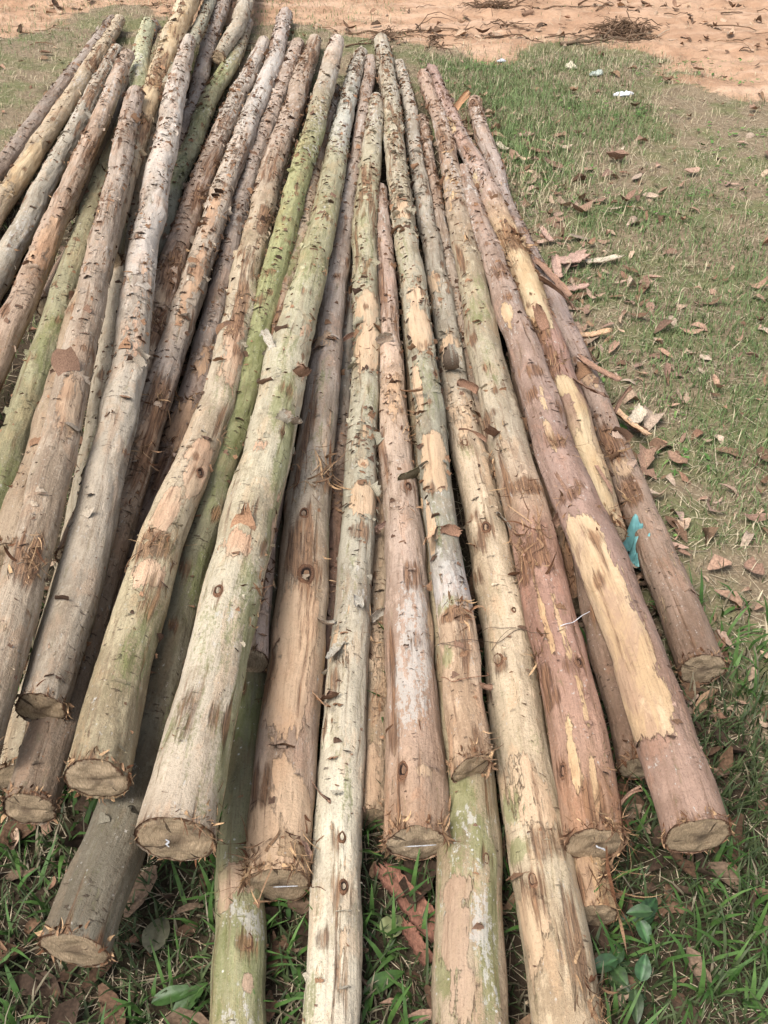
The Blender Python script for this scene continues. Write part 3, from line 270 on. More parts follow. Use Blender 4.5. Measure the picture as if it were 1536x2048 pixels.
'p1': {'c':[[-341,903,285],[-338,1197,278],[-331,1490,271],[-318,1783,262],[-306,2076,253],[-293,2369,244],[-279,2662,233],[-267,2955,222],[-254,3248,211],[-238,3541,199],[-231,3834,187],[-225,4127,174],[-218,4421,161],[-210,4714,147],[-200,5007,134],[-190,5300,120],[-179,5593,106],[-168,5886,92],[-156,6179,77],[-143,6471,63]],'r':[617,623,623,619,611,601,589,575,561,546,531,517,502,486,471,455,437,418,397,372],'f':[(2188,22,278,150,'g',0.5),(2598,1,337,150,'g',0.4),(3724,70,303,162,'w',0.8),(1303,37,148,50,'g',0.95),(1573,13,172,62,'g',0.5),(1099,101,195,44,'g',1.05),(801,134,159,44,'g',0.8),(549,82,118,50,'g',0.8),(382,142,208,50,'g',1.0),(168,141,162,50,'g',1.0),(186,19,99,112,'g',0.45),(428,15,121,100,'g',0.45),(84,74,90,38,'g',0.4),(186,-58,44,38,'g',0.6),(698,-3,43,75,'p',0.75),(1499,103,44,38,'p',0.5),(1732,78,69,38,'p',0.5),(475,30,22,44,'w',0.7),(223,54,34,31,'b',0.5),(205,-26,67,25,'b',0.5),(223,99,45,19,'b',0.6),(540,-31,21,25,'b',0.7),(791,13,28,25,'b',0.5),(1080,-4,30,38,'p',0.6),(801,160,106,31,'p',0.4)],'k':[(801,13,19.1),(531,-25,17.3),(1359,42,15.3),(1154,71,12.6)],'q':[(1201,56,46,44,-1,0.9,0.8,'grey'),(1229,101,42,26,-1,0.8,0.6,'grey'),(1462,79,56,42,-1,0.9,0.5,'brown'),(1592,-61,68,32,1,0.5,0.6,'grey')],'u':[(9,120,40,30),(596,158,20,40),(1536,145,10,40)],'t':[(0,186,166,142),(301,198,184,160),(744,198,186,154),(1264,192,182,152),(1683,186,178,146),(2312,176,170,124),(3545,172,166,132),(4020,196,196,182),(5577,190,180,165)],'m':'pale','nf':75,'ch':(-0.22,0.0,0.36,85)}}
MATP = {'plain': {'fleck': 0.6}, 'pale': {'peel': (222, 182, 146), 'peel2': (212, 164, 128), 'fleck': 0.6, 'fibre': 0.35}, 'cream': {'peel': (222, 186, 148), 'peel2': (214, 176, 136), 'fleck': 0.4, 'fibre': 0.35, 'lich': 0.15}, 'flaky': {'peel': (214, 168, 130), 'peel2': (196, 146, 110), 'fleck': 1.3, 'fibre': 0.5, 'bias': 0.02}, 'smooth': {'peel': (216, 176, 144), 'peel2': (204, 160, 130), 'fleck': 0.9, 'fibre': 0.3, 'rough_amp': 0.7}, 'pink': {'peel': (222, 184, 146), 'peel2': (214, 168, 128), 'fleck': 0.4, 'fibre': 0.5}, 'red': {'peel': (222, 184, 134), 'peel2': (208, 160, 112), 'fleck': 0.4, 'fibre': 0.6, 'bias': -0.05}, 'purple': {'peel': (222, 188, 146), 'peel2': (208, 168, 122), 'fleck': 0.4, 'fibre': 0.5, 'bias': -0.15}, 'yellow': {'peel': (218, 190, 146), 'peel2': (202, 164, 116), 'fleck': 0.5, 'fibre': 0.6}, 'torn': {'peel': (206, 170, 134), 'peel2': (186, 144, 110), 'fleck': 0.5, 'fibre': 1.0, 'bias': 0.04}, 'mossy': {'peel': (198, 164, 134), 'peel2': (182, 146, 116), 'fleck': 0.4, 'fibre': 0.7, 'bias': -0.18, 'lich': 0.7}, 'green': {'peel': (200, 170, 130), 'peel2': (180, 150, 110), 'fleck': 1.2, 'fibre': 0.3, 'bias': -0.12, 'lich': 0.2}}
LABEL = {
'p1': 'thick pale grey-green log with a round sawn butt ticked with chalk, biggest butt of all',
'p2': 'brown log with torn yellow bark and shaggy fibre round its dark butt',
'p3': 'slim cream log running toward the viewer just right of the shaggy dark butt',
'p4': 'pinkish log blotched with white, a long level chalk line across its squarish butt',
'p5': 'grey-green log with tan peeled windows, bare tan near its short slanted butt',
'p6': 'long smooth cream log with olive bark islands beside the reddish log',
'p7': 'reddish log with pale lengthwise cracks and a diagonal chalk tick on its butt',
'p8': 'purple-brown log with a long yellow peeled stretch along its nearer half',
'p9': 'log with shaggy yellow torn bark at mid length, next to the grass',
'p11': 'pinkish grey log lying lowest along the lawn, its tip standing apart in the grass',
'p12': 'dark brown log low in shadow under the yellow-peeled purple log',
'p13': 'short shaggy brown log ending in the dark gap beside the reddish log',
'p14': 'log with split orange bark whose small butt sticks out below the reddish log',
'p15': 'thick mossy log streaked with tan and white lichen, under the squarish chalk-lined butt',
'p16': 'olive mossy log with white lichen spots and one tan band, under the shaggy butt',
'p17': 'pink-brown log with a plain butt in shadow, tucked under the biggest-butted log',
'p18': 'bright green algae-covered log shaded dark grey below, under the crooked beige log',
'p19': 'crooked beige log with a bend and a diamond-shaped peeled scar round a knot',
'p20': 'speckled pinkish log whose whitish flaky tip reaches farthest over the orange earth',
'p21': 'shaggy orange-brown log between the smooth pale grey log and the speckled pinkish log',
'p22': 'smooth pale grey log nicked with small dark marks, curving steeply down the pile',
'p23': 'rough grey-brown log sunk in the gap between speckled pinkish and crooked beige logs',
'p24': 'pale yellow log with ragged torn bark at the far end of the pile',
'p25': 'thin greenish grey log end just right of the ragged pale yellow log',
'p26': 'lilac-grey log between the thin greenish log end and the blunt-ended log',
'p27': 'pale grey log with a blunt near end, lying over the far end of the pile',
'p28': 'bent greenish log crossing under the smooth pale grey log near its tip',
'p29': 'pale green log beside the ragged yellow log, on its far left side',
'p30': 'dark grey log tip beside the orange earth, left of the ragged yellow log',
'p31': 'brown log with bare stripes lying low beneath the ragged yellow log',
'p32': 'reddish brown shaggy log half buried left of the smooth pale grey log',
'p33': 'thin brown flaky log wedged between the green algae log and the biggest-butted log',
'p36': 'thin dark grey log sunk between the shaggy-butted log and the slim cream log',
'p37': 'brown log low between slim cream and white-blotched logs, its split butt in shadow',
'x1': 'tan log with an orange peeled patch, first beyond the smooth pale grey log',
'x2': 'shaggy tan log, second beyond the smooth pale grey log',
'x3': 'greenish log, lowest at the outer flank of the pile',
'x4': 'flaky pinkish log on the outer flank, next to the greenish one',
'x5': 'smooth lilac-grey log on the ground at the outer flank of the pile',
'x6': 'peeling yellowish log lying on the grass at the outer flank of the pile',
'x7': 'dull grey-brown log farthest out on the flank of the pile'}
def resample(P, R, M):
    P = np.asarray(P, float); R = np.asarray(R, float)
    s = np.r_[0, np.cumsum(np.linalg.norm(np.diff(P, axis=0), axis=1))]
    f = np.linspace(0, s[-1], M)
    def cub(Y):
        d = np.gradient(Y, s, axis=0)
        k = np.clip(np.searchsorted(s, f, side='right')-1, 0, len(s)-2)
        h = (s[k+1]-s[k])[:, None]; t = ((f-s[k])/h[:, 0])[:, None]
        Y = Y.reshape(len(s), -1); d = d.reshape(len(s), -1)
        return ((2*t**3-3*t**2+1)*Y[k]+(t**3-2*t**2+t)*h*d[k]+(-2*t**3+3*t**2)*Y[k+1]+(t**3-t**2)*h*d[k+1])
    return cub(P), cub(R)[:, 0], f
def frames(C):
    T = nrm(np.gradient(C, axis=0)); S = nrm(np.cross(T, [0, 0, 1.])); U = np.cross(S, T); return T, S, U
GEO = {}
def build_log(key, d, seed):
    rng = np.random.default_rng(seed)
    P = np.array(d['c'], float)/1000; R = np.array(d['r'], float)/10000
    Lg = np.linalg.norm(np.diff(P, axis=0), axis=1).sum()
    M = int(min(520, max(160, Lg/.0095))); NA = 56
    C, rad, s = resample(P, R, M)
    # natural wobble of the stem
    T, S, U = frames(C)
    wob = (fbm(np.stack([s*1.6, s*0+seed, s*0], 1), 3)-.5)*.018
    C = C+S*(wob+(fbm(np.stack([s*5.5, s*0+seed*1.3, s*0], 1), 4, 2)-.5)*.011)[:, None]+U*((fbm(np.stack([s*5, s*0+seed*2.1, s*0], 1), 6, 2)-.5)*.010)[:, None]
    T, S, U = frames(C)
    th = np.linspace(0, 2*np.pi, NA, endpoint=False)
    ct, st = np.cos(th), np.sin(th)
    TH, SS = np.meshgrid(th, s)
    cyl = np.stack([np.broadcast_to(ct, TH.shape), np.broadcast_to(st, TH.shape), SS], -1)
    r = rad[:, None]*(1+.20*(fbm(cyl*[.9, .9, 2.6]+seed, 5, 2)-.5)+.09*(fbm(cyl*[3, 3, 9]+seed, 9, 3)-.5)+.07*(vnoise(np.stack([SS*7, SS*0+seed, SS*0], -1), 8)-.5))
    r = r+.0060*(fbm(cyl*[5, 5, 16]+seed, 11, 3)-.5)+.0022*(vnoise(cyl*[16, 16, 10]+seed, 13)-.5)
    fld = np.zeros(TH.shape+(4,)); fld[..., 0] = .0; 
    for (ps, pt, ls, lt, kd, am) in d['f']:
        da = (TH-pt/100+np.pi) % (2*np.pi)-np.pi
        q = np.sqrt(((SS-ps/1000)/(ls/1000))**2+(da/(lt/100))**2)
        v = np.clip((1.55-q)/1.1, 0, 1); v = v*v*(3-2*v)*am*1.1
        k = 'pgbw'.index(kd); fld[..., k] = np.maximum(fld[..., k], v)
    # small torn branch scars all along the stem
    nk = int(3.4*Lg); d['a'] = [(rng.uniform(.12, .98)*Lg, rng.normal(0, .9), rng.uniform(.005, .011)) for _ in range(nk)]
    for (ks, kt, kr) in d['a']:
        da = ((TH-kt+np.pi) % (2*np.pi)-np.pi)*rad[:, None]; q2 = (da**2+((SS-ks)*.5)**2)/kr**2
        r = r+.0045*np.exp(-q2/6)-.003*np.exp(-q2/.8); fld[..., 2] = np.maximum(fld[..., 2], .75*np.exp(-q2/3.5))
    up = np.clip(s/Lg-.35, 0, 1)[:, None]; band = fbm(np.stack([cyl[..., 0]*1.2+seed, cyl[..., 1]*1.2, SS*3.2], -1), 51, 3)
    fld[..., 2] = np.maximum(fld[..., 2], np.clip((band-.54)*7, 0, 1)*.62*np.clip(up*3, 0, 1)*d.get('sc', 1.)); fld[..., 3] = np.maximum(fld[..., 3], np.clip((.44-band)*7, 0, 1)*.75*np.clip(up*3, 0, 1))
    # shaggy butts
    bb = np.exp(-SS/.02); fld[..., 2] = np.maximum(fld[..., 2], .5*bb); r = r*(1+.03*bb)
    for (ks, kt, kr) in d['k']:
        da = ((TH-kt/100+np.pi) % (2*np.pi)-np.pi)*rad[:, None]; q2 = (da**2+((SS-ks/1000)*.6)**2)/(kr/1000)**2
        r = r+.0065*np.exp(-q2/5)-.006*np.exp(-q2/.6)
        fld[..., 2] = np.maximum(fld[..., 2], .55*np.exp(-q2/2.5))
    N = ct[None, :, None]*U[:, None]+st[None, :, None]*S[:, None]
    if d.get('sq'): r = r*(1+.055*np.cos(4*TH+d['sq'])*np.exp(-SS/.5)-.03*np.exp(-SS/.5))
    V = C[:, None]+N*r[..., None]
    tl = d.get('tl', 0); V = V+T[:, None]*(tl*np.sin(TH)*r*np.exp(-SS/.07))[..., None]
    lc = np.stack([rad[:, None]*ct, rad[:, None]*st, SS], -1)+rng.uniform(-20, 20, 3)
    ts = np.array([t[0] for t in d['t']], float)/1000; tcol = np.array([lin(t[1:]) for t in d['t']]); tcol = (.68*tcol+.32*(tcol@[.3, .6, .1])[:, None]*np.array([1.06, 1., .90]))*np.array([1.13, 1.11, 1.07])
    bc = np.stack([np.interp(s, ts, tcol[:, k]) for k in range(3)], 1)*.93
    bcv = np.repeat(bc[:, None], NA, 1)*(1+.2*(fbm(cyl*[1.2, 1.2, 3.5]+seed*3, 21, 3)-.5))[..., None]
    o = mesh_obj('log', V.reshape(-1, 3), grid_quads(M, NA, True)[:, ::-1], bark_material('bark_'+d['m'], **MATP[d['m']]) if d['m'] not in BM else BM[d['m']],
                 attrs={'lc': ('FLOAT_VECTOR', lc.reshape(-1, 3)), 'fa': ('FLOAT_COLOR', fld.reshape(-1, 4)), 'bc': ('FLOAT_COLOR', rgba(bcv.reshape(-1, 3)))})
    BM.setdefault(d['m'], o.data.materials[0])
    tagit(o, LABEL[key], 'log', 'felled logs in the pile')
    GEO[key] = dict(C=C, U=U, S=S, T=T, rad=rad, s=s, bc=bc, o=o, L=Lg)
    # cut ends
    for e, nm in ((0, 'cut_end'), (-1, 'tip_end')):
        rings = 9; sg = -1 if e == 0 else 1
        rb = r[e]; fr = np.linspace(0, 1, rings)**.8
        hh = .010*(fbm(np.stack([np.outer(fr, ct)*3+seed, np.outer(fr, st)*3, 0*np.outer(fr, ct)], -1), 31, 2)-.5)
        off = sg*(.0015+hh-.004*fr[:, None]**6)
        VV = C[e]+N[e][None]*(rb[None]*fr[:, None])[..., None]*1.0+T[e]*(off+(tl*st[None]*rb[None]*fr[:, None] if e == 0 else 0))[..., None]
        ec = np.stack([np.outer(fr, ct), np.outer(fr, st), np.full((rings, NA), seed*1.37+(0 if e == 0 else 7))], -1)
        q = grid_quads(rings, NA, True)
        ce = mesh_obj(nm, VV.reshape(-1, 3), q if e == 0 else q[:, ::-1], M_END, o, {'ec': ('FLOAT_VECTOR', ec.reshape(-1, 3))})
        if e == 0 and d.get('ch'):
            ox, oy, ln, an = d['ch']; a = math.radians(an); m = 14; tt = np.linspace(-.5, .5, m)
            px = ox+tt*ln*math.cos(a)+.03*np.sin(tt*9); py = oy+tt*ln*math.sin(a); wd = .035*(1-(2*tt)**4*.6)*(.6+.8*vnoise(np.stack([tt*14, tt*0, tt*0], 1), seed))
            rows = []
            for sd in (-1, 1):
                x = px-sd*wd*math.sin(a); y = py+sd*wd*math.cos(a)
                rows.append(C[0]+rad[0]*(S[0]*x[:, None]+U[0]*y[:, None])-T[0]*.0056)
            mesh_obj('chalk_mark', np.stack(rows, 1).reshape(-1, 3), grid_quads(m, 2), M_CHALK, ce)
    # knots: low dark branch scars
    for (ks, kt, kr) in d['k']:
        i = int(np.clip(np.searchsorted(s, ks/1000), 1, M-2)); t0 = kt/100; kr_ = kr/1000
        n_ = math.cos(t0)*U[i]+math.sin(t0)*S[i]; b_ = np.cross(T[i], n_)
        na, nr = 18, 6; a = np.linspace(0, 2*np.pi, na, endpoint=False); fr = np.linspace(.02, 1, nr)
        ir = kr_*(1+.35*(vnoise(np.stack([np.cos(a)*1.6+seed+ks, np.sin(a)*1.6, a*0], 1), 4)-.5))
        X = np.outer(fr, np.cos(a)*ir*1.35); Y = np.outer(fr, np.sin(a)*ir*.8)
        hg = .0055*np.exp(-((fr-.62)/.25)**2)-.004*np.exp(-(fr/.35)**2)-.003*fr**4
        Hh = hg[:, None]*(1+.6*(vnoise(np.stack([X*260, Y*260, X*0+seed], -1), 6)-.5))+rad[i]*1.02-.001
        VV = C[i]+T[i]*X[..., None]+b_*Y[..., None]+n_*(Hh-Y**2/(2*rad[i]))[..., None]
        kc = np.where((fr < .45)[:, None], 1, 0)[..., None]*np.array([.020, .012, .009])+np.where((fr < .45)[:, None], 0, 1)[..., None]*np.array([.15, .078, .045])
        kc = np.broadcast_to(kc, (nr, na, 3))
        mesh_obj('knot', VV.reshape(-1, 3), grid_quads(nr, na, True), M_KNOT, o, {'fc': ('FLOAT_COLOR', rgba(kc.reshape(-1, 3)))})
    peel_flakes(key, d, rng, fld)
    fibres(key, d, rng)
BM = {}
def on_log(g, s0, th):
    """vectorised: surface point, normal, axis, around at (s, theta)"""
    C = np.stack([np.interp(s0, g['s'], g['C'][:, k]) for k in range(3)], -1)
    U = nrm(np.stack([np.interp(s0, g['s'], g['U'][:, k]) for k in range(3)], -1)); S = nrm(np.stack([np.interp(s0, g['s'], g['S'][:, k]) for k in range(3)], -1))
    T = nrm(np.cross(U, S)); r = np.interp(s0, g['s'], g['rad'])
    n = np.cos(th)[..., None]*U+np.sin(th)[..., None]*S; b = -np.sin(th)[..., None]*U+np.cos(th)[..., None]*S
    return C, n, T, b, r
def peel_flakes(key, d, rng, fld):
    g = GEO[key]; K = int(d.get('nf', 60)*g['L']*2.2)
    if K < 4: return
    # flakes come in clusters and keep off bare wood
    s0 = rng.uniform(.03, g['L']-.02, K*4); th = rng.normal(d.get('ft', 0), 1.0, K*4)
    cl = fbm(np.stack([np.cos(th)*1.1+rng.uniform(0, 9), np.sin(th)*1.1, s0*4], 1), 41, 2)
    i = np.clip((s0/g['L']*(fld.shape[0]-1)).astype(int), 0, fld.shape[0]-1); j = ((th % (2*np.pi))/(2*np.pi)*fld.shape[1]).astype(int) % fld.shape[1]
    keep_up = rng.uniform(0, 1, K*4) < .14+.86*np.clip(s0/g['L'], 0, 1)**.9
    rim = (fld[i, j, 0] > .22) & (fld[i, j, 0] < .62)
    ok = (keep_up & (cl+rng.uniform(-.08, .08, K*4) > .47) & (fld[i, j, 0] < .55)) | (rim & (rng.uniform(0, 1, K*4) < .35))
    idx = np.nonzero(ok)[0][:K]; s0 = s0[idx]; th = th[idx]; rim = rim[idx]; K = len(idx)
    C, n, T, b, r = on_log(g, s0, th)
    small = rng.uniform(0, 1, K)
    W = np.where(small < .92, rng.gamma(2.4, .0030, K)+.004, rng.uniform(.011, .026, K)); W = W*np.where(rim, 1.5, 1.)*rng.choice([.7, 1., 1.5], K, p=[.5, .35, .15]); Ln = W*np.where(rim, rng.uniform(.3, .8, K), rng.uniform(.14, .7, K))+.0018
    dr = np.where(rng.uniform(0, 1, K) < .72, -1., 1.); tw = rng.normal(0, .35, K)
    lift = np.where(rng.uniform(0, 1, K) < .14, rng.uniform(.4, 1.1, K), rng.uniform(.02, .5, K)); curl = np.abs(rng.normal(.5, .6, K))
    nu, nv = 4, 5
    a = np.linspace(-.5, .5, nv); bb = np.linspace(0, 1, nu)
    jag = rng.uniform(-.45, .45, (K, nu, nv))*(bb[None, :, None]**1.5)*1.2
    ang = lift[:, None]+curl[:, None]*bb[None]
    dl = Ln[:, None]/(nu-1)
    along = np.cumsum(np.concatenate([np.zeros((K, 1)), np.cos(ang[:, 1:])*dl], 1), 1); hgt = np.cumsum(np.concatenate([np.zeros((K, 1)), np.sin(ang[:, 1:])*dl], 1), 1)
    X = (a[None, None, :]+bb[None, :, None]*rng.normal(0, .25, (K, 1, 1)))*W[:, None, None]*(1-.95*bb[None, :, None]**1.4*rng.uniform(0, 1, (K, 1, 1)))*np.ones((1, nu, 1))
    Y = along[:, :, None]*(1+jag); Hh = hgt[:, :, None]*(1+.5*jag)+.0008
    cw, sw = np.cos(tw)[:, None, None], np.sin(tw)[:, None, None]
    X2 = X*cw-Y*sw; Y2 = (X*sw+Y*cw)*dr[:, None, None]
    ang2 = X2/r[:, None, None]
    nn = np.cos(ang2)[..., None]*n[:, None, None]+np.sin(ang2)[..., None]*b[:, None, None]
    V = C[:, None, None]+T[:, None, None]*Y2[..., None]+nn*(r[:, None, None]*1.004+Hh)[..., None]
    base = np.stack([np.interp(s0, g['s'], g['bc'][:, k]) for k in range(3)], 1)
    kind = rng.uniform(0, 1, K)[:, None]
    dk = np.array([.07, .042, .028]); rs = np.array([.27, .155, .09])
    c = np.where(kind < .27, dk*rng.uniform(.8, 3., (K, 1)), np.where(kind < .56, rs*rng.uniform(.6, 1.3, (K, 1)), base*rng.uniform(.55, 1.05, (K, 1))))
    fc = np.repeat(c, nu*nv, 0)
    o = mesh_obj('peeling_bark', V.reshape(-1, 3), many_grids(K, nu, nv), M_FLAKE, g['o'], {'fc': ('FLOAT_COLOR', rgba(fc))}); o['kind'] = 'stuff'
def ribbons(P0, dirs, up, side, Ln, W, curl, wav, rng, m=7):
    """K thin curved strips -> verts (K,m,2,3)"""
    K = len(P0); t = np.linspace(0, 1, m)
    ang = curl[:, None]*t[None]
    dl = Ln[:, None]/(m-1)
    x = np.cumsum(np.cos(ang)*dl, 1)-dl; h = np.cumsum(np.sin(ang)*dl, 1)-dl*0
    y = wav[:, None]*np.sin(t[None]*rng.uniform(2, 6, (K, 1))+rng.uniform(0, 6, (K, 1)))*Ln[:, None]
    c = P0[:, None]+dirs[:, None]*x[..., None]+up[:, None]*h[..., None]+side[:, None]*y[..., None]
    wd = W[:, None]*(1-t[None]**3*.8)
    ph = rng.uniform(0, 3, (K, 1))+t[None]*rng.normal(0, 1.2, (K, 1))
    off = (side[:, None]*np.cos(ph)[..., None]+up[:, None]*np.sin(ph)[..., None])*wd[..., None]*.5
    return np.stack([c-off, c+off], 2)
def fibres(key, d, rng):
    g = GEO[key]; out = []; cols = []
    sets = [(a/1000, t/100, int(n_*1.35), l/1000, .03, .45) for (a, t, n_, l) in d['u']]
    sets.append((.006, 0., int(150*(g['rad'][0]/.06)), .018, .005, 2.6))          # frayed rim of the butt
    for (a_, t_, k_) in d['a']: sets.append((a_, t_, int(rng.integers(3, 9)), rng.uniform(.012, .034), .010, .2))
    for k in range(int((d.get('nt', 3)-2)*g['L'])):
        sets.append((rng.uniform(.05, g['L']*.97), rng.normal(0, .8), int(rng.integers(2, 7)), rng.uniform(.012, .04), .012, .25))
    for (a, t, n_, l, ss, st) in sets:
        s0 = np.clip(a+np.abs(rng.normal(0, ss, n_)) if st > 2 else a+rng.normal(0, ss, n_), .001, g['L']-.005); th = t+(rng.uniform(-np.pi, np.pi, n_) if st > 2 else rng.normal(0, st, n_))
        C, n, T, b, r = on_log(g, s0, th)
        sgn = np.where(rng.uniform(0, 1, n_) < .65, -1., 1.)[:, None]
        phi = rng.normal(0, .7, n_)[:, None]
        dirs = nrm(T*sgn*np.cos(phi)+b*np.sin(phi)+n*rng.uniform(-.05, .5, n_)[:, None])
        up = nrm(n-dirs*(n*dirs).sum(1, keepdims=True)); sd = np.cross(dirs, up)
        big = rng.uniform(0, 1, n_) < .26
        out.append(ribbons(C+n*(r*.995)[:, None], dirs, up, sd, l*rng.uniform(.35, 1.2, n_), np.where(big, rng.uniform(.004, .009, n_), rng.uniform(.0008, .0026, n_)), rng.normal(.2, .8, n_), rng.normal(0, .06, n_), rng))
        q = rng.uniform(0, 1, n_)[:, None]
        cols.append(np.where(q < .45, np.array([.25, .15, .085]), np.where(q < .75, np.array([.12, .055, .028]), np.array([.45, .29, .16])))*rng.uniform(.7, 1.25, (n_, 1)))
    if not out: return
    V = np.concatenate(out); c = np.repeat(np.concatenate(cols), V.shape[1]*2, 0)
    o = mesh_obj('bark_fringe', V.reshape(-1, 3), many_grids(len(V), V.shape[1], 2), M_FIBRE, g['o'], {'fc': ('FLOAT_COLOR', rgba(c))}); o['kind'] = 'stuff'
def sheet(nu, nv, Ln, W, lift, curl, cross, rng, thick=.0014):
    """a curled bark sheet with thickness and a ragged outline: x along, y across, z up"""
    u = np.linspace(0, 1, nu); v = np.linspace(-.5, .5, nv)
    ang = lift+curl*u; dl = Ln/(nu-1)
    x = np.r_[0, np.cumsum(np.cos(ang[1:])*dl)]; z = np.r_[0, np.cumsum(np.sin(ang[1:])*dl)]
    e = 1-.25*rng.uniform(0, 1, nu)-.35*np.clip((u-.75)/.25, 0, 1)**2*rng.uniform(.3, 1); ph = cross*v[None]*2*np.ones((nu, 1))
    rr = W/max(abs(cross)*2, .05)
    Y = np.sin(ph)*rr*e[:, None]*np.sign(cross if cross else 1); Z = (1-np.cos(ph))*rr*np.sign(cross)
    nx, nz = -np.sin(ang), np.cos(ang)
    tip = rng.uniform(-.12, .12, nv)*Ln*1.0
    X = x[:, None]+(u[:, None]**3)*tip[None]+nx[:, None]*Z; ZZ = z[:, None]+nz[:, None]*Z+.0015*rng.normal(0, 1, (nu, nv))*min(1, W/.03)
    top = np.stack([X, Y, ZZ], -1); bot = top.copy(); bot[..., 2] -= thick; bot[..., 0] += 1e-4
    V = np.concatenate([top.reshape(-1, 3), bot.reshape(-1, 3)]); q = grid_quads(nu, nv); n0 = nu*nv
    rim = np.r_[np.arange(nv), np.arange(1, nu)*nv+nv-1, (nu-1)*nv+np.arange(nv-2, -1, -1), np.arange(nu-2, 0, -1)*nv]
    r2 = np.roll(rim, -1)
    side = np.stack([rim, r2, r2+n0, rim+n0], 1)
    return V, np.concatenate([q, (q+n0)[:, ::-1], side]), n0
TONES = dict(grey=((.40, .36, .29), (.25, .19, .14)), brown=((.29, .175, .12), (.20, .115, .075)), tan=((.55, .36, .22), (.40, .22, .12)), olive=((.27, .27, .15), (.16, .13, .08)),
             rust=((.30, .115, .045), (.20, .075, .03)), pink=((.42, .28, .22), (.30, .17, .12)), red=((.22, .105, .07), (.16, .075, .05)), pale=((.52, .44, .33), (.40, .29, .19)))
def bark_curls(key, d, rng):
    g = GEO[key]
    for (a, t, ln, wd, dr, lift, curl, tone) in d['q']:
        V, Q, n0 = sheet(9, 7, ln/1000, wd/1000, lift, curl, .35 if wd > 12 else .15, rng, .0012)
        C, n, T, b, r = on_log(g, np.array([a/1000]), np.array([t/100]))
        X = T[0]*dr; Y = np.cross(n[0], X)
        W = C[0]+n[0]*(r[0]+.001)+V[:, :1]*X+V[:, 1:2]*Y+V[:, 2:]*n[0]
        co = np.array(TONES[tone][0])*rng.uniform(.85, 1.15); ci = np.array(TONES[tone][1])
        fc = np.concatenate([np.tile(ci*1.3 if lift > .5 and curl > .6 else co, (n0, 1)), np.tile(co if lift > .5 and curl > .6 else ci, (n0, 1))])
        mesh_obj('bark_curl', W, Q, M_FLAKE, g['o'], {'fc': ('FLOAT_COLOR', rgba(fc))})
# ---------------------------------------------------------------- ground
def grow(a, b, n, f):          # graded coordinate: fine inside [a,b], growing outside
    ins = np.linspace(a, b, n); st = ins[1]-ins[0]; out = []; x = 0; k = st
    while x < 180: k *= f; x += k; out.append(x)
    out = np.array(out); return np.r_[a-out[::-1], ins, b+out]
def dirt_edge(x):              # y beyond which bare orange earth begins
    return np.interp(x, [-6, -2.5, -1.2, -.35, .1, .55, 1.2, 1.75, 2.4, 3.2, 6], [7.2, 7.6, 7.7, 7.6, 6.95, 6.9, 6.8, 6.2, 5.7, 5.5, 5.3])
def dirt_mask(x, y):
    e = dirt_edge(x)+(fbm(np.stack([x*1.5, y*1.5, x*0], -1), 71, 4)-.5)*1.6
    return np.clip((y-e)/.5+.5, 0, 1)
def ground_z(x, y):
    m = dirt_mask(x, y); p = np.stack([x, y, x*0], -1)
    rut = fbm(np.stack([x*.55+y*.2, y*3.2, x*0], -1), 81, 4); clod = fbm(p*9, 83, 3); fine = fbm(p*26, 84, 2)
    near = np.clip(1-np.hypot(x/8, (y-5)/9), 0, 1)
    zg = (fbm(p*2.5, 82, 3)-.5)*.03+(clod-.5)*.016
    zd = (rut-.5)*.13+(clod-.5)*.045+(fine-.5)*.022
    pile = np.clip(1-np.abs(x+.3)/1.3, 0, 1)
    return (zg*(1-m)*(1-.5*pile)+zd*m)*np.clip(near*3, 0, 1)-.012-(1-np.clip(near*3, 0, 1))*.0
def pile_shade(x, y):               # soil darkened where the logs lie, their shade painted in
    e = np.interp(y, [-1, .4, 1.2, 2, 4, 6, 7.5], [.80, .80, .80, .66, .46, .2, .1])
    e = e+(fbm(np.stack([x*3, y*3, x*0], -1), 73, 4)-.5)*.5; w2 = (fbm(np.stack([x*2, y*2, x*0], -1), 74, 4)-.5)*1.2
    return np.clip((e-x)/.25+.5, 0, 1)*np.clip((x+2.0+w2)/.5, 0, 1)*np.clip((6.6+w2-y)/1.2, 0, 1)
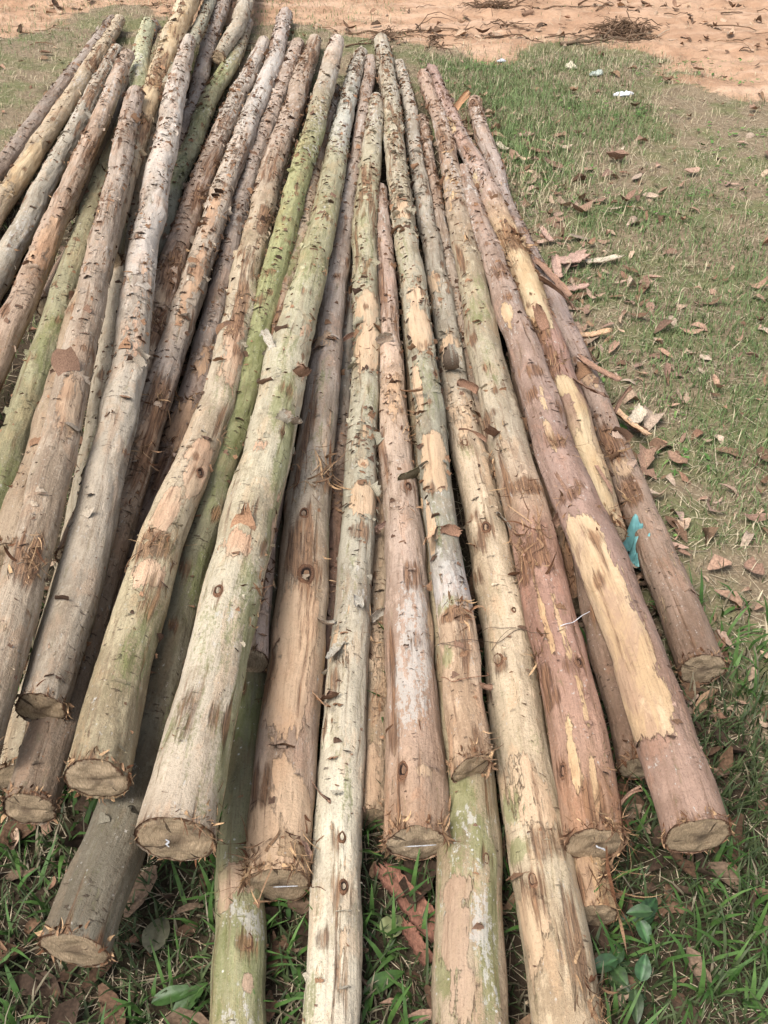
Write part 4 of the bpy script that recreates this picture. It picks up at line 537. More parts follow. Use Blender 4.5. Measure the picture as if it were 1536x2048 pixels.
def build_ground():
    X = grow(-3.0, 3.4, 260, 1.16); Y = grow(.2, 10.2, 430, 1.16)
    XX, YY = np.meshgrid(X, Y)
    Z = ground_z(XX, YY)
    m = dirt_mask(XX, YY)
    V = np.stack([XX, YY, Z], -1).reshape(-1, 3)
    n = NT('ground_soil', .95, .1)
    pos = n.new('ShaderNodeNewGeometry').outputs['Position']; gm = n.attr('gm').outputs['Fac']
    n1 = n.noise(pos, 3, 6, .6); n2 = n.noise(pos, 22, 5, .65); n3 = n.noise(pos, 110, 4, .6); n4 = n.noise(n.vscale(pos, (.35, 2.2, 1)), 2.6, 6, .65, .4); n5 = n.noise(n.vscale(pos, (.5, 2.5, 1)), 12, 5, .65)
    soil = n.mix(n2, (.12, .092, .062), (.31, .235, .15)); soil = n.mix(n.step(n3, .5, .66, 0, .55), soil, (.42, .34, .23))
    moss = n.mix(n3, (.075, .10, .035), (.17, .195, .08)); soil = n.mix(n.step(n1, .44, .58, 0, .65), soil, moss)
    drt = n.mix(n.step(n1, .35, .65), (.49, .32, .21), (.37, .225, .14)); drt = n.mix(n.step(n4, .5, .66, 0, .65), drt, (.56, .39, .275))
    drt = n.mix(n.step(n5, .56, .68, 0, .7), drt, (.23, .135, .08)); drt = n.mix(n.step(n2, .60, .72, 0, .5), drt, (.30, .18, .11)); drt = n.mix(n.step(n3, .58, .72, 0, .35), drt, (.2, .125, .08))
    shade_m = n.attr('shade_m').outputs['Fac']; soil = n.mix(n.step(n.math('ADD', shade_m, n.math('MULTIPLY_ADD', n2, .8, -.4)), .3, .7, 0, .9), soil, n.mix(n3, (.020, .015, .011), (.065, .045, .030)))
    mk = n.step(n.math('ADD', gm, n.math('ADD', n.math('MULTIPLY_ADD', n2, .7, -.35), n.math('MULTIPLY_ADD', n3, .5, -.25))), .4, .62)
    col = n.mix(mk, soil, drt)
    n.done(col, n.bump(n.math('ADD', n.math('MULTIPLY', n2, 1.), n.math('MULTIPLY', n3, .5)), .012, .9))
    o = mesh_obj('ground', V, grid_quads(len(Y), len(X)), n.m, attrs={'gm': ('FLOAT', m.ravel()), 'shade_m': ('FLOAT', pile_shade(XX, YY).ravel())}); o['kind'] = 'structure'
# ---------------------------------------------------------------- grass, straw and litter
M_GRASS = attr_material('grass_blades', rough=.6, grain=60, amt=.2, spec=.3)
M_LITTER = attr_material('dry_litter', rough=.9, grain=160, stretch=(1, 1, 1), amt=.3)
def pile_edge(y):              # right-hand limit of the logs on the ground
    return np.interp(y, [-2, .4, 1.0, 1.5, 2.5, 4, 5.5, 6, 7.5], [.62, .62, .66, .70, .60, .52, .46, .25, .15])
def blades(name, x, y, Ln, W, col, rng, bend=(.2, 1.2), lean0=.25, m=4, label=None, mat=None):
    K = len(x); z = ground_z(x, y)-.003; az = rng.uniform(0, 2*np.pi, K)
    d = np.stack([np.cos(az), np.sin(az), 0*az], 1); sd = np.stack([-np.sin(az), np.cos(az), 0*az], 1)
    t = np.linspace(0, 1, m); bd = rng.uniform(*bend, K); l0 = np.abs(rng.normal(0, lean0, K))
    ang = l0[:, None]+bd[:, None]*t[None]
    dl = Ln[:, None]/(m-1)
    h = np.concatenate([np.zeros((K, 1)), np.cumsum(np.cos(ang[:, :-1])*dl, 1)], 1); q = np.concatenate([np.zeros((K, 1)), np.cumsum(np.sin(ang[:, :-1])*dl, 1)], 1)
    c = np.stack([x, y, z], 1)[:, None]+d[:, None]*q[..., None]+np.array([0, 0, 1.])*h[..., None]
    wd = W[:, None]*np.array([.75, 1., .7, .08])[None, :m] if m == 4 else W[:, None]*(1-t[None]**2*.9)
    V = np.stack([c-sd[:, None]*wd[..., None]/2, c+sd[:, None]*wd[..., None]/2], 2)
    fc = np.repeat(col, m*2, 0)
    o = mesh_obj(name, V.reshape(-1, 3), many_grids(K, m, 2), mat or M_GRASS, attrs={'fc': ('FLOAT_COLOR', rgba(fc))}); o['kind'] = 'stuff'
    if label: tagit(o, label, 'grass')
    return o
def grass_cols(K, rng, dry, dark=1.):
    q = rng.uniform(0, 1, K)[:, None]; r_ = rng.uniform(0, 1, (K, 1))
    g = np.array([.085, .14, .045])*(1-r_)+np.array([.185, .235, .095])*r_; s_ = np.array([.50, .43, .29])*(1-r_)+np.array([.36, .30, .18])*r_
    return np.where(q < dry[:, None], s_, g)*dark*rng.uniform(.75, 1.2, (K, 1))
def build_grass():
    rng = np.random.default_rng(5)
    K = 620000; x = rng.uniform(-3.2, 3.6, K); y = .25+9*rng.uniform(0, 1, K)**1.25
    p = np.stack([x, y, x*0], -1)
    patch = fbm(p*1.7, 91, 4)+.25*(fbm(p*7, 92, 3)-.5)
    lush = np.exp(-(((x-.72)/.42)**2+((y-5.0)/1.0)**2))                   # the thick green patch beside the far tips
    dens = np.clip((patch-.33)*4.2, .16, 1)*(1-dirt_mask(x, y)*.995)*(1-.6*np.exp(-(((x-2.0)/.9)**2+((y-4.9)/1.3)**2)))
    dens = np.maximum(dens, lush*1.0)
    inner = x < pile_edge(y); dens = np.where(inner, np.where(y < 1.6, .55, .12), dens)
    k = rng.uniform(0, 1, K) < dens*1.0; x, y, patch, lush = x[k], y[k], patch[k], lush[k]; K = len(x)
    dry = np.clip(.56-(patch-.42)*2.8-lush*.9+np.clip((y-3.4)/5, 0, .25)-np.clip((1.6-y)/1.2, 0, .4), .04, .9)
    Ln = rng.gamma(5, .0066, K)*(1+.9*lush)*(1+.35*(y < 1.8)); W = rng.uniform(.0018, .0042, K)*(1+.5*(y < 1.8))
    blades('grass', x, y, Ln, W, grass_cols(K, rng, dry, np.where((x < .9) & (y < 1.9), .42, 1.)[:, None]*(1+.15*lush)[:, None]), rng, (.3, 1.7), .4, label='short green and straw coloured grass beside the log pile')  # blades near the butts get a darker colour, painting in the shade there
    # broad dark grass under the butts
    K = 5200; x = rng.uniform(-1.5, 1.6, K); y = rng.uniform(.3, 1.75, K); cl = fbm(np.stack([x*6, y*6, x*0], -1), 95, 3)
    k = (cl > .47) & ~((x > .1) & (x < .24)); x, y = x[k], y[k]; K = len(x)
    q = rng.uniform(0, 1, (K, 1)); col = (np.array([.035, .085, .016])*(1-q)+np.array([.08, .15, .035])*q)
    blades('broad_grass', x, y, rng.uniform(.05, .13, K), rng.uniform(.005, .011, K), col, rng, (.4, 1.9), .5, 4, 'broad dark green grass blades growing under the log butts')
    # straw lying flat
    K = 110000; x = rng.uniform(-2.8, 3.5, K); y = .3+8.2*rng.uniform(0, 1, K)**1.2
    k = (rng.uniform(0, 1, K) < (1-.75*dirt_mask(x, y))) ; x, y = x[k], y[k]; K = len(x)
    q = rng.uniform(0, 1, (K, 1)); col = np.where(q < .6, np.array([.50, .42, .29]), np.array([.28, .20, .13]))*rng.uniform(.6, 1.2, (K, 1))
    blades('straw', x, y, rng.gamma(3, .016, K), rng.uniform(.0012, .003, K), col, rng, (-.15, .25), .0, 4, 'dry straw and dead grass lying flat on the soil', M_LITTER)
    o = bpy.data.objects['straw']
    # lay the straw down: rotate each strip to near horizontal
    me = o.data; n_ = len(me.vertices); co = np.empty(n_*3, np.float32); me.vertices.foreach_get('co', co); co = co.reshape(K, 4, 2, 3)
    base = co[:, :1, :1].copy(); rel = co-base; az = rng.uniform(0, 2*np.pi, K); hgt = rel[..., 2].copy()
    rel[..., 0] += np.cos(az)[:, None, None]*hgt; rel[..., 1] += np.sin(az)[:, None, None]*hgt; rel[..., 2] = hgt*rng.uniform(.02, .22, K)[:, None, None]+.008
    me.vertices.foreach_set('co', (base+rel).astype(np.float32).ravel()); me.update()
def litter(name, K, xr, yr, size, rng, label, tones, keep=None, cup=1.):
    x = rng.uniform(*xr, K); y = rng.uniform(*yr, K)
    if keep is not None:
        k = keep(x, y); x, y = x[k], y[k]; K = len(x)
    nu, nv = 5, 4; Ln = np.minimum(rng.gamma(3, size/3, K), size*2)+size*.3; W = Ln*rng.uniform(.18, .6, K)
    az = rng.uniform(0, 2*np.pi, K); d = np.stack([np.cos(az), np.sin(az), rng.normal(0, .22, K)], 1); d = nrm(d); s_ = nrm(np.cross(np.array([0, 0, 1.]), d)+rng.normal(0, .25, (K, 3))); up = np.cross(d, s_)
    u = np.linspace(-.5, .5, nu); v = np.linspace(-.5, .5, nv)
    c1 = rng.normal(0, 1.1, (K, 1, 1))*cup; c2 = rng.normal(.8, 1.4, (K, 1, 1))*cup
    prof = (1-(2*np.abs(u))**rng.uniform(1.5, 5, (K, 1)))[:, :, None]*.8+.2; prof = prof*(1+rng.uniform(-.25, .25, (K, nu, 1)))
    X = u[None, :, None]*Ln[:, None, None]*np.ones((1, 1, nv)); Yv = v[None, None, :]*W[:, None, None]*prof
    Z = c1*X**2/Ln[:, None, None]+c2*Yv**2/W[:, None, None]
    V = np.stack([x, y, ground_z(x, y)+.012+Ln*.06], 1)[:, None, None]+d[:, None, None]*X[..., None]+s_[:, None, None]*Yv[..., None]+up[:, None, None]*Z[..., None]
    tn = np.array(tones)[rng.integers(0, len(tones), K)]*rng.uniform(.7, 1.2, (K, 1))
    o = mesh_obj(name, V.reshape(-1, 3), many_grids(K, nu, nv), M_LITTER, attrs={'fc': ('FLOAT_COLOR', rgba(np.repeat(tn, nu*nv, 0)))})
    return tagit(o, label, 'litter', kind='stuff')
# ---------------------------------------------------------------- single things on the ground
def place(V, x, y, rz, tilt=0, z=0, roll=0):
    c, s_ = math.cos(math.radians(tilt)), math.sin(math.radians(tilt)); V = V.copy()
    cr, sr = math.cos(math.radians(roll)), math.sin(math.radians(roll)); V = np.stack([V[:, 0], V[:, 1]*cr-V[:, 2]*sr, V[:, 1]*sr+V[:, 2]*cr], 1)
    V = np.stack([V[:, 0]*c-V[:, 2]*s_, V[:, 1], V[:, 0]*s_+V[:, 2]*c], 1)
    c, s_ = math.cos(math.radians(rz)), math.sin(math.radians(rz))
    V = np.stack([V[:, 0]*c-V[:, 1]*s_, V[:, 0]*s_+V[:, 1]*c, V[:, 2]], 1)
    return V+[x, y, float(ground_z(np.array(x), np.array(y)))+z]
def bark_strip(x, y, ln, wd, rz, cross, curl, tone, label, tilt=0, z=.03, roll=0, seed=1):
    rng = np.random.default_rng(seed)
    V, Q, n0 = sheet(16, 9, ln, wd, -curl/2, curl, cross, rng, .003)
    V = V-[ln*.5, 0, 0]
    co, ci = map(np.array, TONES[tone]); j = rng.uniform(.8, 1.2, (len(V), 1))
    fc = np.concatenate([np.tile(co, (n0, 1)), np.tile(ci, (n0, 1))])*j
    o = mesh_obj('bark_strip', place(V, x, y, rz, tilt, z, roll), Q, M_FLAKE, None, {'fc': ('FLOAT_COLOR', rgba(fc))})
    return tagit(o, label, 'bark strip', 'bark strips fallen on the grass')
def tube(P, R, na=8):
    P = np.asarray(P, float); R = np.broadcast_to(R, len(P)); T = nrm(np.gradient(P, axis=0)); ref = np.array([.12, .2, 1.]); S = nrm(np.cross(T, ref)); U = np.cross(S, T)
    a = np.linspace(0, 2*np.pi, na, endpoint=False)
    V = P[:, None]+(np.cos(a)[None, :, None]*U[:, None]+np.sin(a)[None, :, None]*S[:, None])*R[:, None, None]
    return V.reshape(-1, 3), grid_quads(len(P), na, True)
def merge(parts):
    Vs, Qs, k = [], [], 0
    for V, Q in parts: Vs.append(V); Qs.append(np.asarray(Q)+k); k += len(V)
    return np.concatenate(Vs), np.concatenate(Qs)
def twig_path(x, y, ln, rz, rng, z0=.015, rise=.0, m=12, crook=.12):
    t = np.linspace(0, 1, m); a = math.radians(rz); n1 = np.cumsum(rng.normal(0, 1, m))*crook*ln/m
    px = x+np.cos(a)*t*ln-np.sin(a)*n1; py = y+np.sin(a)*t*ln+np.cos(a)*n1
    return np.stack([px, py, ground_z(px, py)+z0+rise*ln*np.sin(t*np.pi)*.5+rng.normal(0, .003, m)], 1)
def branch(x, y, ln, rz, rad, col, label, seed, forks=4):
    rng = np.random.default_rng(seed); P = twig_path(x, y, ln, rz, rng, rad+.008); parts = [tube(P, np.linspace(rad, rad*.4, len(P)))]
    for k in range(forks):
        i = rng.integers(2, len(P)-2); q = twig_path(P[i, 0], P[i, 1], ln*rng.uniform(.15, .4), rz+rng.uniform(-60, 60), rng, P[i, 2]+.01-ground_z(P[i, 0], P[i, 1]), .3, 8); parts.append(tube(q, np.linspace(rad*.5, rad*.15, len(q)), 6))
    V, Q = merge(parts); fc = np.array(col)*rng.uniform(.7, 1.2, (len(V), 1))
    return tagit(mesh_obj('fallen_branch', V, Q, M_LITTER, None, {'fc': ('FLOAT_COLOR', rgba(fc))}), label, 'branch', 'dead branches on the bare earth')
def brush_pile(x, y, r, h, K, label, seed):
    rng = np.random.default_rng(seed); parts = []; cols = []
    for k in range(K):
        a = rng.uniform(0, 2*np.pi); q = r*math.sqrt(rng.uniform(0, 1)); cx, cy = x+q*math.cos(a), y+q*math.sin(a)
        zz = h*(1-(q/r)**2)*rng.uniform(.1, 1); ln = rng.uniform(.06, .22); P = twig_path(cx, cy, ln, rng.uniform(-90, 90)+(180 if rng.uniform() < .5 else 0), rng, zz+.01, rng.uniform(-.1, .4), 8, .35)
        p_ = tube(P, np.linspace(1, .4, 8)*rng.uniform(.002, .006), 5); parts.append(p_); c = rng.uniform(); cols.append(np.tile(np.array([.12, .075, .045] if c < .6 else [.26, .17, .11])*rng.uniform(.7, 1.3), (len(p_[0]), 1)))
    V, Q = merge(parts)
    return tagit(mesh_obj('brush_heap', V, Q, M_LITTER, None, {'fc': ('FLOAT_COLOR', rgba(np.concatenate(cols)))}), label, 'brush heap', 'heaps of dead twigs on the bare earth')
def crumple(name, x, y, sx, sy, sz, rz, col, label, cat, seed, rough=.5, z=0):
    n_ = 22; rng = np.random.default_rng(seed); u = np.linspace(-1, 1, n_); A, B = np.meshgrid(u, u)
    p = np.stack([A*2.2+seed, B*2.2, A*0], -1); rd = 1-.9*fbm(p*.7+9, seed, 2)**1.5
    X = A*rd*np.sqrt(1-.5*B**2)*sx/2; Y = B*rd*np.sqrt(1-.5*A**2)*sy/2
    Z = sz*(np.abs(fbm(p*.9, seed+1, 2)-.5)*2.4+.25)*np.clip(1.15-np.maximum(abs(A), abs(B))**4, .05, 1)
    top = np.stack([X, Y, Z], -1).reshape(-1, 3); bot = top.copy(); bot[:, 2] = bot[:, 2]*.75-.004
    q = grid_quads(n_, n_); n0 = n_*n_; rim = np.r_[np.arange(n_), np.arange(1, n_)*n_+n_-1, (n_-1)*n_+np.arange(n_-2, -1, -1), np.arange(n_-2, 0, -1)*n_]; r2 = np.roll(rim, -1)
    V = place(np.concatenate([top, bot]), x, y, rz, 0, z+.012); Q = np.concatenate([q, (q+n0)[:, ::-1], np.stack([rim, r2, r2+n0, rim+n0], 1)])
    m = NT(name+'_skin', rough, .4); nz = m.noise(m.new('ShaderNodeTexCoord').outputs['Object'], 40, 3); m.done(m.mix(m.step(nz, .35, .7), np.array(col)*.8, np.array(col)*1.1))
    return tagit(mesh_obj(name, V, Q, m.m), label, cat)
def leaf_mesh(ln, wd, fold, droop, rng, nu=10, nv=7):
    u = np.linspace(0, 1, nu); v = np.linspace(-1, 1, nv); wv = wd/2*np.sin(np.pi*u**.8)**.8*(1-.1*u)+.0006
    ang = -droop*u; x = np.r_[0, np.cumsum(np.cos(ang[1:])*ln/(nu-1))]; z = np.r_[0, np.cumsum(np.sin(ang[1:])*ln/(nu-1))]
    Y = v[None]*wv[:, None]; Z = z[:, None]+np.abs(v)[None]*wv[:, None]*fold+.03*wd*np.sin(u*18)[:, None]*np.abs(v)[None]-.06*wd*(np.abs(v)[None] < .1)
    return np.stack([np.broadcast_to(x[:, None], Y.shape), Y, Z], -1).reshape(-1, 3), grid_quads(nu, nv)
M_LEAF = attr_material('green_leaf', rough=.45, grain=90, stretch=(1, 1, 1), amt=.18, spec=.4)
def leafy_weed(x, y, h, n_, ls, label, seed):
    rng = np.random.default_rng(seed); e = bpy.data.objects.new('leafy_weed', None); COL.objects.link(e); e.location = (x, y, float(ground_z(np.array(x), np.array(y)))); tagit(e, label, 'plant', 'broad-leaved weeds')
    t = np.linspace(0, 1, 9); lean = rng.uniform(-.5, .5, 2)*h; P = np.stack([lean[0]*t**2, lean[1]*t**2, h*t-.01], 1); V, Q = tube(P, np.linspace(.003, .0015, 9), 7)
    mesh_obj('stem', V, Q, M_LEAF, e, {'fc': ('FLOAT_COLOR', rgba(np.tile([.10, .15, .05], (len(V), 1))))})
    for k in range(n_):
        i = 2+int(6*k/max(n_-1, 1)); V, Q = leaf_mesh(ls*rng.uniform(.75, 1.15), ls*.55*rng.uniform(.85, 1.1), .28, rng.uniform(.3, .9), rng); V = place(V, 0, 0, k*137+rng.uniform(-25, 25), rng.uniform(-5, 35)); V[:, 2] -= float(ground_z(np.array(0.), np.array(0.)))
        c = np.array([.032, .068, .024])*rng.uniform(.7, 1.3)*np.array([rng.uniform(.8, 1.4), 1, 1]); vv = np.tile(np.abs(np.linspace(-1, 1, 7)), 10)[:, None]; vein = np.clip(np.sin(np.repeat(np.arange(10), 7)[:, None]*2.1+vv*3), 0, 1)*.2
        fc = c*(1+.9*(vv < .1)+vein)*np.where(rng.uniform(0, 1, (70, 1)) < .06, .45, 1.); mesh_obj('leaf', V+P[i], Q, M_LEAF, e, {'fc': ('FLOAT_COLOR', rgba(fc))})
def loose_leaf(x, y, ln, wd, rz, tilt, col, label, seed, z=.02):
    rng = np.random.default_rng(seed); V, Q = leaf_mesh(ln, wd, .25, .7, rng); V2 = V-[0, 0, .0012]; n0 = len(V)
    o = mesh_obj('fallen_leaf', place(np.concatenate([V, V2]), x, y, rz, tilt, z), np.concatenate([Q, (Q+n0)[:, ::-1]]), M_LEAF, None, {'fc': ('FLOAT_COLOR', rgba(np.tile(col, (2*n0, 1))))})
    return tagit(o, label, 'leaf')
# ================================================================ build
build_ground()
for i, (k, d) in enumerate(LOGS.items()):
    build_log(k, d, 100+i*7)
for i, (k, d) in enumerate(LOGS.items()):
    bark_curls(k, d, np.random.default_rng(900+i))
build_grass()
_r = np.random.default_rng(77)
BROWNS = [(.27, .155, .10), (.36, .23, .16), (.16, .095, .06), (.42, .30, .21), (.22, .14, .085)]
litter('leaf_litter', 2600, (-2.6, 3.5), (.3, 7.2), .035, _r, 'small brown bark chips and dead leaves scattered over the grass', BROWNS, lambda x, y: (_r.uniform(0, 1, len(x)) < .35+.65*(x < 1.4)*(y < 5)))
litter('bark_litter', 420, (.45, 2.9), (1.2, 5.2), .05, _r, 'larger curled flakes of pinkish bark scattered on the lawn', [(.36, .235, .175), (.30, .19, .13), (.42, .32, .24), (.25, .155, .11)], lambda x, y: (x > pile_edge(y)) & (fbm(np.stack([x*1.3, y*1.3, x*0], -1), 61, 2) > .46), .8)
litter('edge_litter', 1500, (.2, 1.5), (1.3, 5.6), .045, _r, 'brown bark scraps and leaves heaped along the right edge of the log pile', BROWNS+[(.40, .28, .21)], lambda x, y: (x > pile_edge(y)-.05) & (x < pile_edge(y)+.45*_r.uniform(0, 1, len(x))**1.6+.05))
litter('dark_litter', 900, (-1.6, .75), (.35, 2.0), .05, _r, 'dark leaves and bark on the soil below the butts', [(.11, .065, .04), (.17, .10, .06), (.07, .045, .03), (.22, .15, .10)])  # browns darkened to carry the shade below the butts
litter('dirt_debris', 2600, (-4, 5), (6.2, 11.5), .05, _r, 'dark bark crumbs and leaf scraps strewn over the orange earth', [(.17, .10, .06), (.28, .17, .11), (.11, .07, .045), (.45, .32, .22)], lambda x, y: (dirt_mask(x, y) > .3) & (fbm(np.stack([x*.6, y*2.5, x*0], -1), 63, 3) > .50))
litter('ground_weeds', 9000, (-.2, 3.4), (.4, 6.6), .016, _r, 'small green weed leaves spread in patches among the grass', [(.10, .19, .05), (.15, .24, .07), (.07, .14, .035)], lambda x, y: (x > pile_edge(y)) & (fbm(np.stack([x*1.6, y*1.6, x*0], -1), 67, 3) > .52), .4)
# dry twigs strewn on the earth
_pp = []; _cc = []
for k in range(260):
    x, y = _r.uniform(-4, 5), _r.uniform(6.6, 11); ln = _r.gamma(3, .07)
    if fbm(np.array([[x*.6, y*2.2, 0]]), 64, 3)[0] < .45: continue
    p_ = tube(twig_path(x, y, ln, _r.normal(5, 25), _r, .008, .1, 7, .3), np.linspace(1, .5, 7)*_r.uniform(.002, .006), 5); _pp.append(p_); _cc.append(np.tile(np.array([.16, .10, .06])*_r.uniform(.6, 1.7), (len(p_[0]), 1)))
_V, _Q = merge(_pp); tagit(mesh_obj('dry_twigs', _V, _Q, M_LITTER, None, {'fc': ('FLOAT_COLOR', rgba(np.concatenate(_cc)))}), 'thin dry twigs strewn over the orange earth', 'twigs', kind='stuff')
THINGS = [
('bark_strip', (0.594, 4.975, 0.11, 0.04, 110, 0.5, 0.5, 'pale', 'pale curled bark strip beside the lone log tip in the grass'), {'seed': 3}),
('bark_strip', (0.738, 5.153, 0.08, 0.05, 20, 0.4, 0.6, 'pink', 'small pink bark flake on the thick green grass patch'), {'seed': 4}),
('bark_strip', (0.777, 4.918, 0.1, 0.035, 150, 0.6, 0.4, 'brown', 'brown bark strip just below the thick green grass patch'), {'seed': 5}),
('bark_strip', (0.753, 3.658, 0.16, 0.08, 25, 0.45, 0.7, 'pink', 'broad pinkish bark slab, largest of the cluster on the lawn'), {'seed': 6, 'z': 0.045}),
('bark_strip', (0.888, 3.681, 0.16, 0.04, 20, 0.4, 0.3, 'pale', 'long grey-tan bark strip right of the broad pinkish slab'), {'seed': 7}),
('bark_strip', (0.676, 3.547, 0.1, 0.04, 95, 0.5, 0.5, 'pink', 'upright curl of bark against the broad pinkish slab'), {'seed': 8, 'tilt': 30, 'z': 0.06}),
('bark_strip', (0.715, 3.412, 0.13, 0.04, 15, 0.5, 0.4, 'pink', 'pink bark strip lying below the broad pinkish slab'), {'seed': 9}),
('bark_strip', (0.75, 3.067, 0.12, 0.035, 18, 0.5, 0.5, 'tan', 'short tan bark strip alone on the lower lawn'), {'seed': 10}),
('bark_strip', (0.685, 3.922, 0.14, 0.03, 100, 0.6, 0.25, 'pink', 'narrow pink bark strip pointing away from the viewer on the lawn'), {'seed': 11}),
('bark_strip', (0.756, 2.493, 0.16, 0.06, 118, 0.5, 0.3, 'tan', 'orange bark slab leaning on the lowest log by the lawn'), {'seed': 12, 'z': 0.06, 'roll': 30}),
('bark_strip', (0.624, 3.359, 0.24, 0.04, 118, 0.7, -0.2, 'brown', 'long dark bark strip hanging off the shaggy yellow log onto the grass'), {'seed': 13, 'z': 0.1, 'tilt': 12}),
('bark_strip', (0.683, 2.668, 0.17, 0.03, 128, 0.7, 0.2, 'brown', 'dark rolled bark strip lying along the lowest log'), {'seed': 14, 'z': 0.13}),
('bark_strip', (0.051, 0.934, 0.17, 0.055, 128, 0.35, 0.2, 'red', 'red-brown bark slab on the ground below the squarish butt'), {'seed': 15, 'z': 0.03}),
('bark_strip', (0.058, 0.858, 0.09, 0.03, 120, 0.4, 0.3, 'red', 'small red-brown bark piece under the bigger red-brown slab'), {'seed': 16}),
('bark_strip', (0.795, 2.54, 0.1, 0.05, 60, 0.6, 0.9, 'pale', 'pale grey bark curl in the grass past the orange slab'), {'seed': 17, 'z': 0.05}),
('bark_strip', (0.527, 1.346, 0.16, 0.02, 110, 0.3, 0.2, 'tan', 'thin tan splinter of bark beside the reddish log in the shadow'), {'seed': 18, 'z': 0.06}),
('bark_strip', (1.18, 4.904, 0.12, 0.015, 60, 0.3, 0.5, 'pale', 'pale sliver of bark on the far lawn'), {'seed': 19}),
('bark_strip', (0.51, 2.774, 0.16, 0.03, 118, 0.5, 0.3, 'rust', 'rust-coloured bark strip in the gap under the purple-brown log'), {'seed': 20, 'z': 0.03}),
('crumple', ('plastic_scrap', 1.376, 5.852, 0.15, 0.045, 0.015, 12, (0.78, 0.8, 0.84), 'crumpled white plastic scrap on the dry grass', 'plastic scrap', 20), {}),
('crumple', ('plastic_scrap', 0.741, 6.567, 0.08, 0.04, 0.012, 15, (0.66, 0.68, 0.72), 'small grey-white plastic scrap at the edge of the bare earth', 'plastic scrap', 21), {}),
('crumple', ('foam_lump', 1.157, 6.391, 0.09, 0.05, 0.03, -25, (0.7, 0.62, 0.46), 'pale yellowish foam lump at the edge of the bare earth', 'foam lump', 22), {}),
('crumple', ('plastic_scrap', 1.287, 6.264, 0.11, 0.08, 0.025, 20, (0.4, 0.44, 0.38), 'grey-green plastic scrap at the edge of the bare earth', 'plastic scrap', 23), {}),
('crumple', ('plastic_bag', 0.673, 1.919, 0.09, 0.15, 0.1, 10, (0.17, 0.4, 0.4), 'crumpled teal plastic bag beside the lowest log', 'plastic bag', 24), {}),
('crumple', ('plastic_scrap', -0.078, 6.172, 0.06, 0.08, 0.06, 10, (0.22, 0.44, 0.36), 'teal plastic scrap caught among the far log tips', 'plastic scrap', 25), {}),
('leafy_weed', (0.403, 0.813, 0.05, 5, 0.055, 'broad-leaved weed in front of the small split-bark butt', 40), {}),
('leafy_weed', (0.425, 0.769, 0.05, 4, 0.055, 'broad-leaved weed nearest the viewer at the right of the logs', 41), {}),
('leafy_weed', (0.454, 0.891, 0.1, 5, 0.05, 'tall leafy weed beside the chalk-ticked reddish butt', 42), {}),
('loose_leaf', (-0.036, 0.769, 0.085, 0.032, 30, 20, (0.05, 0.105, 0.022), 'bright green leaf on the ground right of the slim cream log', 60), {}),
('loose_leaf', (0.002, 0.87, 0.06, 0.045, 60, 10, (0.24, 0.26, 0.12), 'olive leaf beside the small red-brown bark piece', 61), {}),
('loose_leaf', (-0.405, 0.756, 0.09, 0.03, 15, 25, (0.04, 0.085, 0.02), 'bright green leaf among the grass left of the olive mossy log', 62), {}),
('loose_leaf', (-0.362, 0.731, 0.08, 0.032, 50, 25, (0.045, 0.09, 0.022), 'green leaf standing next to the olive mossy log', 63), {}),
('loose_leaf', (-0.423, 0.844, 0.08, 0.05, 80, 15, (0.16, 0.15, 0.09), 'dull olive dead leaf on the grass below the biggest butt', 64), {}),
('loose_leaf', (0.28, 0.765, 0.06, 0.03, 70, 15, (0.14, 0.09, 0.06), 'brown dead leaf between the thick mossy log and cream log', 65), {}),
('brush_pile', (1.621, 7.183, 0.16, 0.12, 190, 'large heap of dark dry twigs on the orange earth', 80), {}),
('brush_pile', (0.803, 7.948, 0.12, 0.05, 60, 'small heap of twigs at the far edge of the orange earth', 81), {}),
('brush_pile', (0.861, 7.41, 0.06, 0.03, 16, 'tiny tuft of twigs in the middle of the orange earth', 82), {}),
('brush_pile', (0.007, 7.055, 0.07, 0.05, 28, 'heap of twigs right behind the far log tips', 83), {}),
('brush_pile', (0.328, 6.894, 0.07, 0.03, 16, 'low scatter of twigs before the bare earth', 84), {}),
('branch', (1.154, 6.882, 0.55, 8, 0.012, (0.17, 0.12, 0.08), 'thick grey branch lying before the large twig heap', 120, 6), {}),
('branch', (-0.269, 7.315, 0.9, 2, 0.007, (0.14, 0.09, 0.055), 'long thin branch across the orange earth behind the tips', 121, 3), {}),
('branch', (0.711, 7.964, 1.0, 2, 0.009, (0.15, 0.09, 0.055), 'branch lying across the far edge of the orange earth', 122, 4), {}),
('branch', (1.64, 7.106, 0.35, 25, 0.008, (0.45, 0.36, 0.26), 'pale stick poking out of the large twig heap', 123, 1), {}),
('branch', (-0.256, 6.894, 0.5, 25, 0.006, (0.12, 0.075, 0.045), 'dark twig branch beside the speckled log tip', 124, 4), {}),
('branch', (-1.671, 7.342, 0.6, -5, 0.007, (0.13, 0.08, 0.05), 'dark branch on the earth left of the ragged yellow log', 125, 5), {})]
for t in THINGS: globals()[t[0]](*t[1], **t[2])
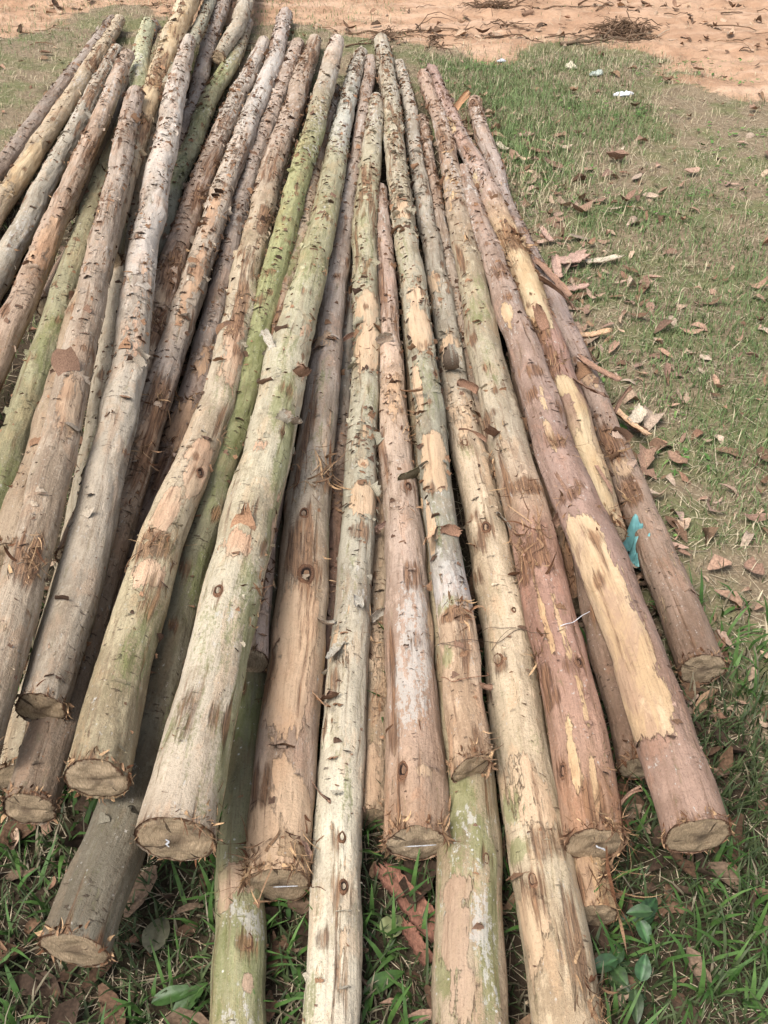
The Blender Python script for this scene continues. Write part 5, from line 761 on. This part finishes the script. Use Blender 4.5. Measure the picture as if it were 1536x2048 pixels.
# thin vine tendrils hanging over the logs at the front right
def strand(name, pts, rad, col, label, cat):
    P = np.array(pts, float)/1000; C, R_, f = resample(P, np.full(len(P), rad), 60); C = C+np.stack([np.sin(f*90)*.002, np.cos(f*70)*.003, np.sin(f*110)*.0015], 1)
    V, Q = tube(C, R_, 6); return tagit(mesh_obj(name, V, Q, M_FIBRE, None, {'fc': ('FLOAT_COLOR', rgba(np.tile(col, (len(V), 1))))}), label, cat)
for s_ in [('vine', [[118, 1463, 147], [141, 1445, 181], [192, 1447, 182], [210, 1544, 74], [259, 1507, 114], [316, 1549, 112], [331, 1496, 151], [398, 1481, 179]], 0.0007, (0.1, 0.07, 0.05), 'thin dark vine tendril draped over the cream log', 'vine'), ('vine', [[117, 1501, 147], [131, 1445, 172], [170, 1418, 189], [208, 1563, 62], [248, 1555, 107], [302, 1548, 116]], 0.0006, (0.12, 0.085, 0.06), 'thin vine tendril crossing from the tan-windowed log to the cream log', 'vine'), ('vine', [[242, 1487, 100], [264, 1517, 118], [294, 1538, 120], [322, 1539, 112], [322, 1512, 116]], 0.0006, (0.13, 0.1, 0.07), 'short vine tendril around the dark knot of the cream log', 'vine'), ('string', [[389, 1489, 179], [437, 1525, 171], [468, 1558, 157]], 0.0009, (0.7, 0.7, 0.72), 'short white string stretched across the gap beside the reddish log', 'string'), ('vine', [[121, 1370, 147], [157, 1333, 185], [203, 1353, 174], [231, 1427, 96]], 0.001, (0.28, 0.15, 0.09), 'reddish fibre strand crossing the bare tan log end', 'vine')]: strand(*s_)
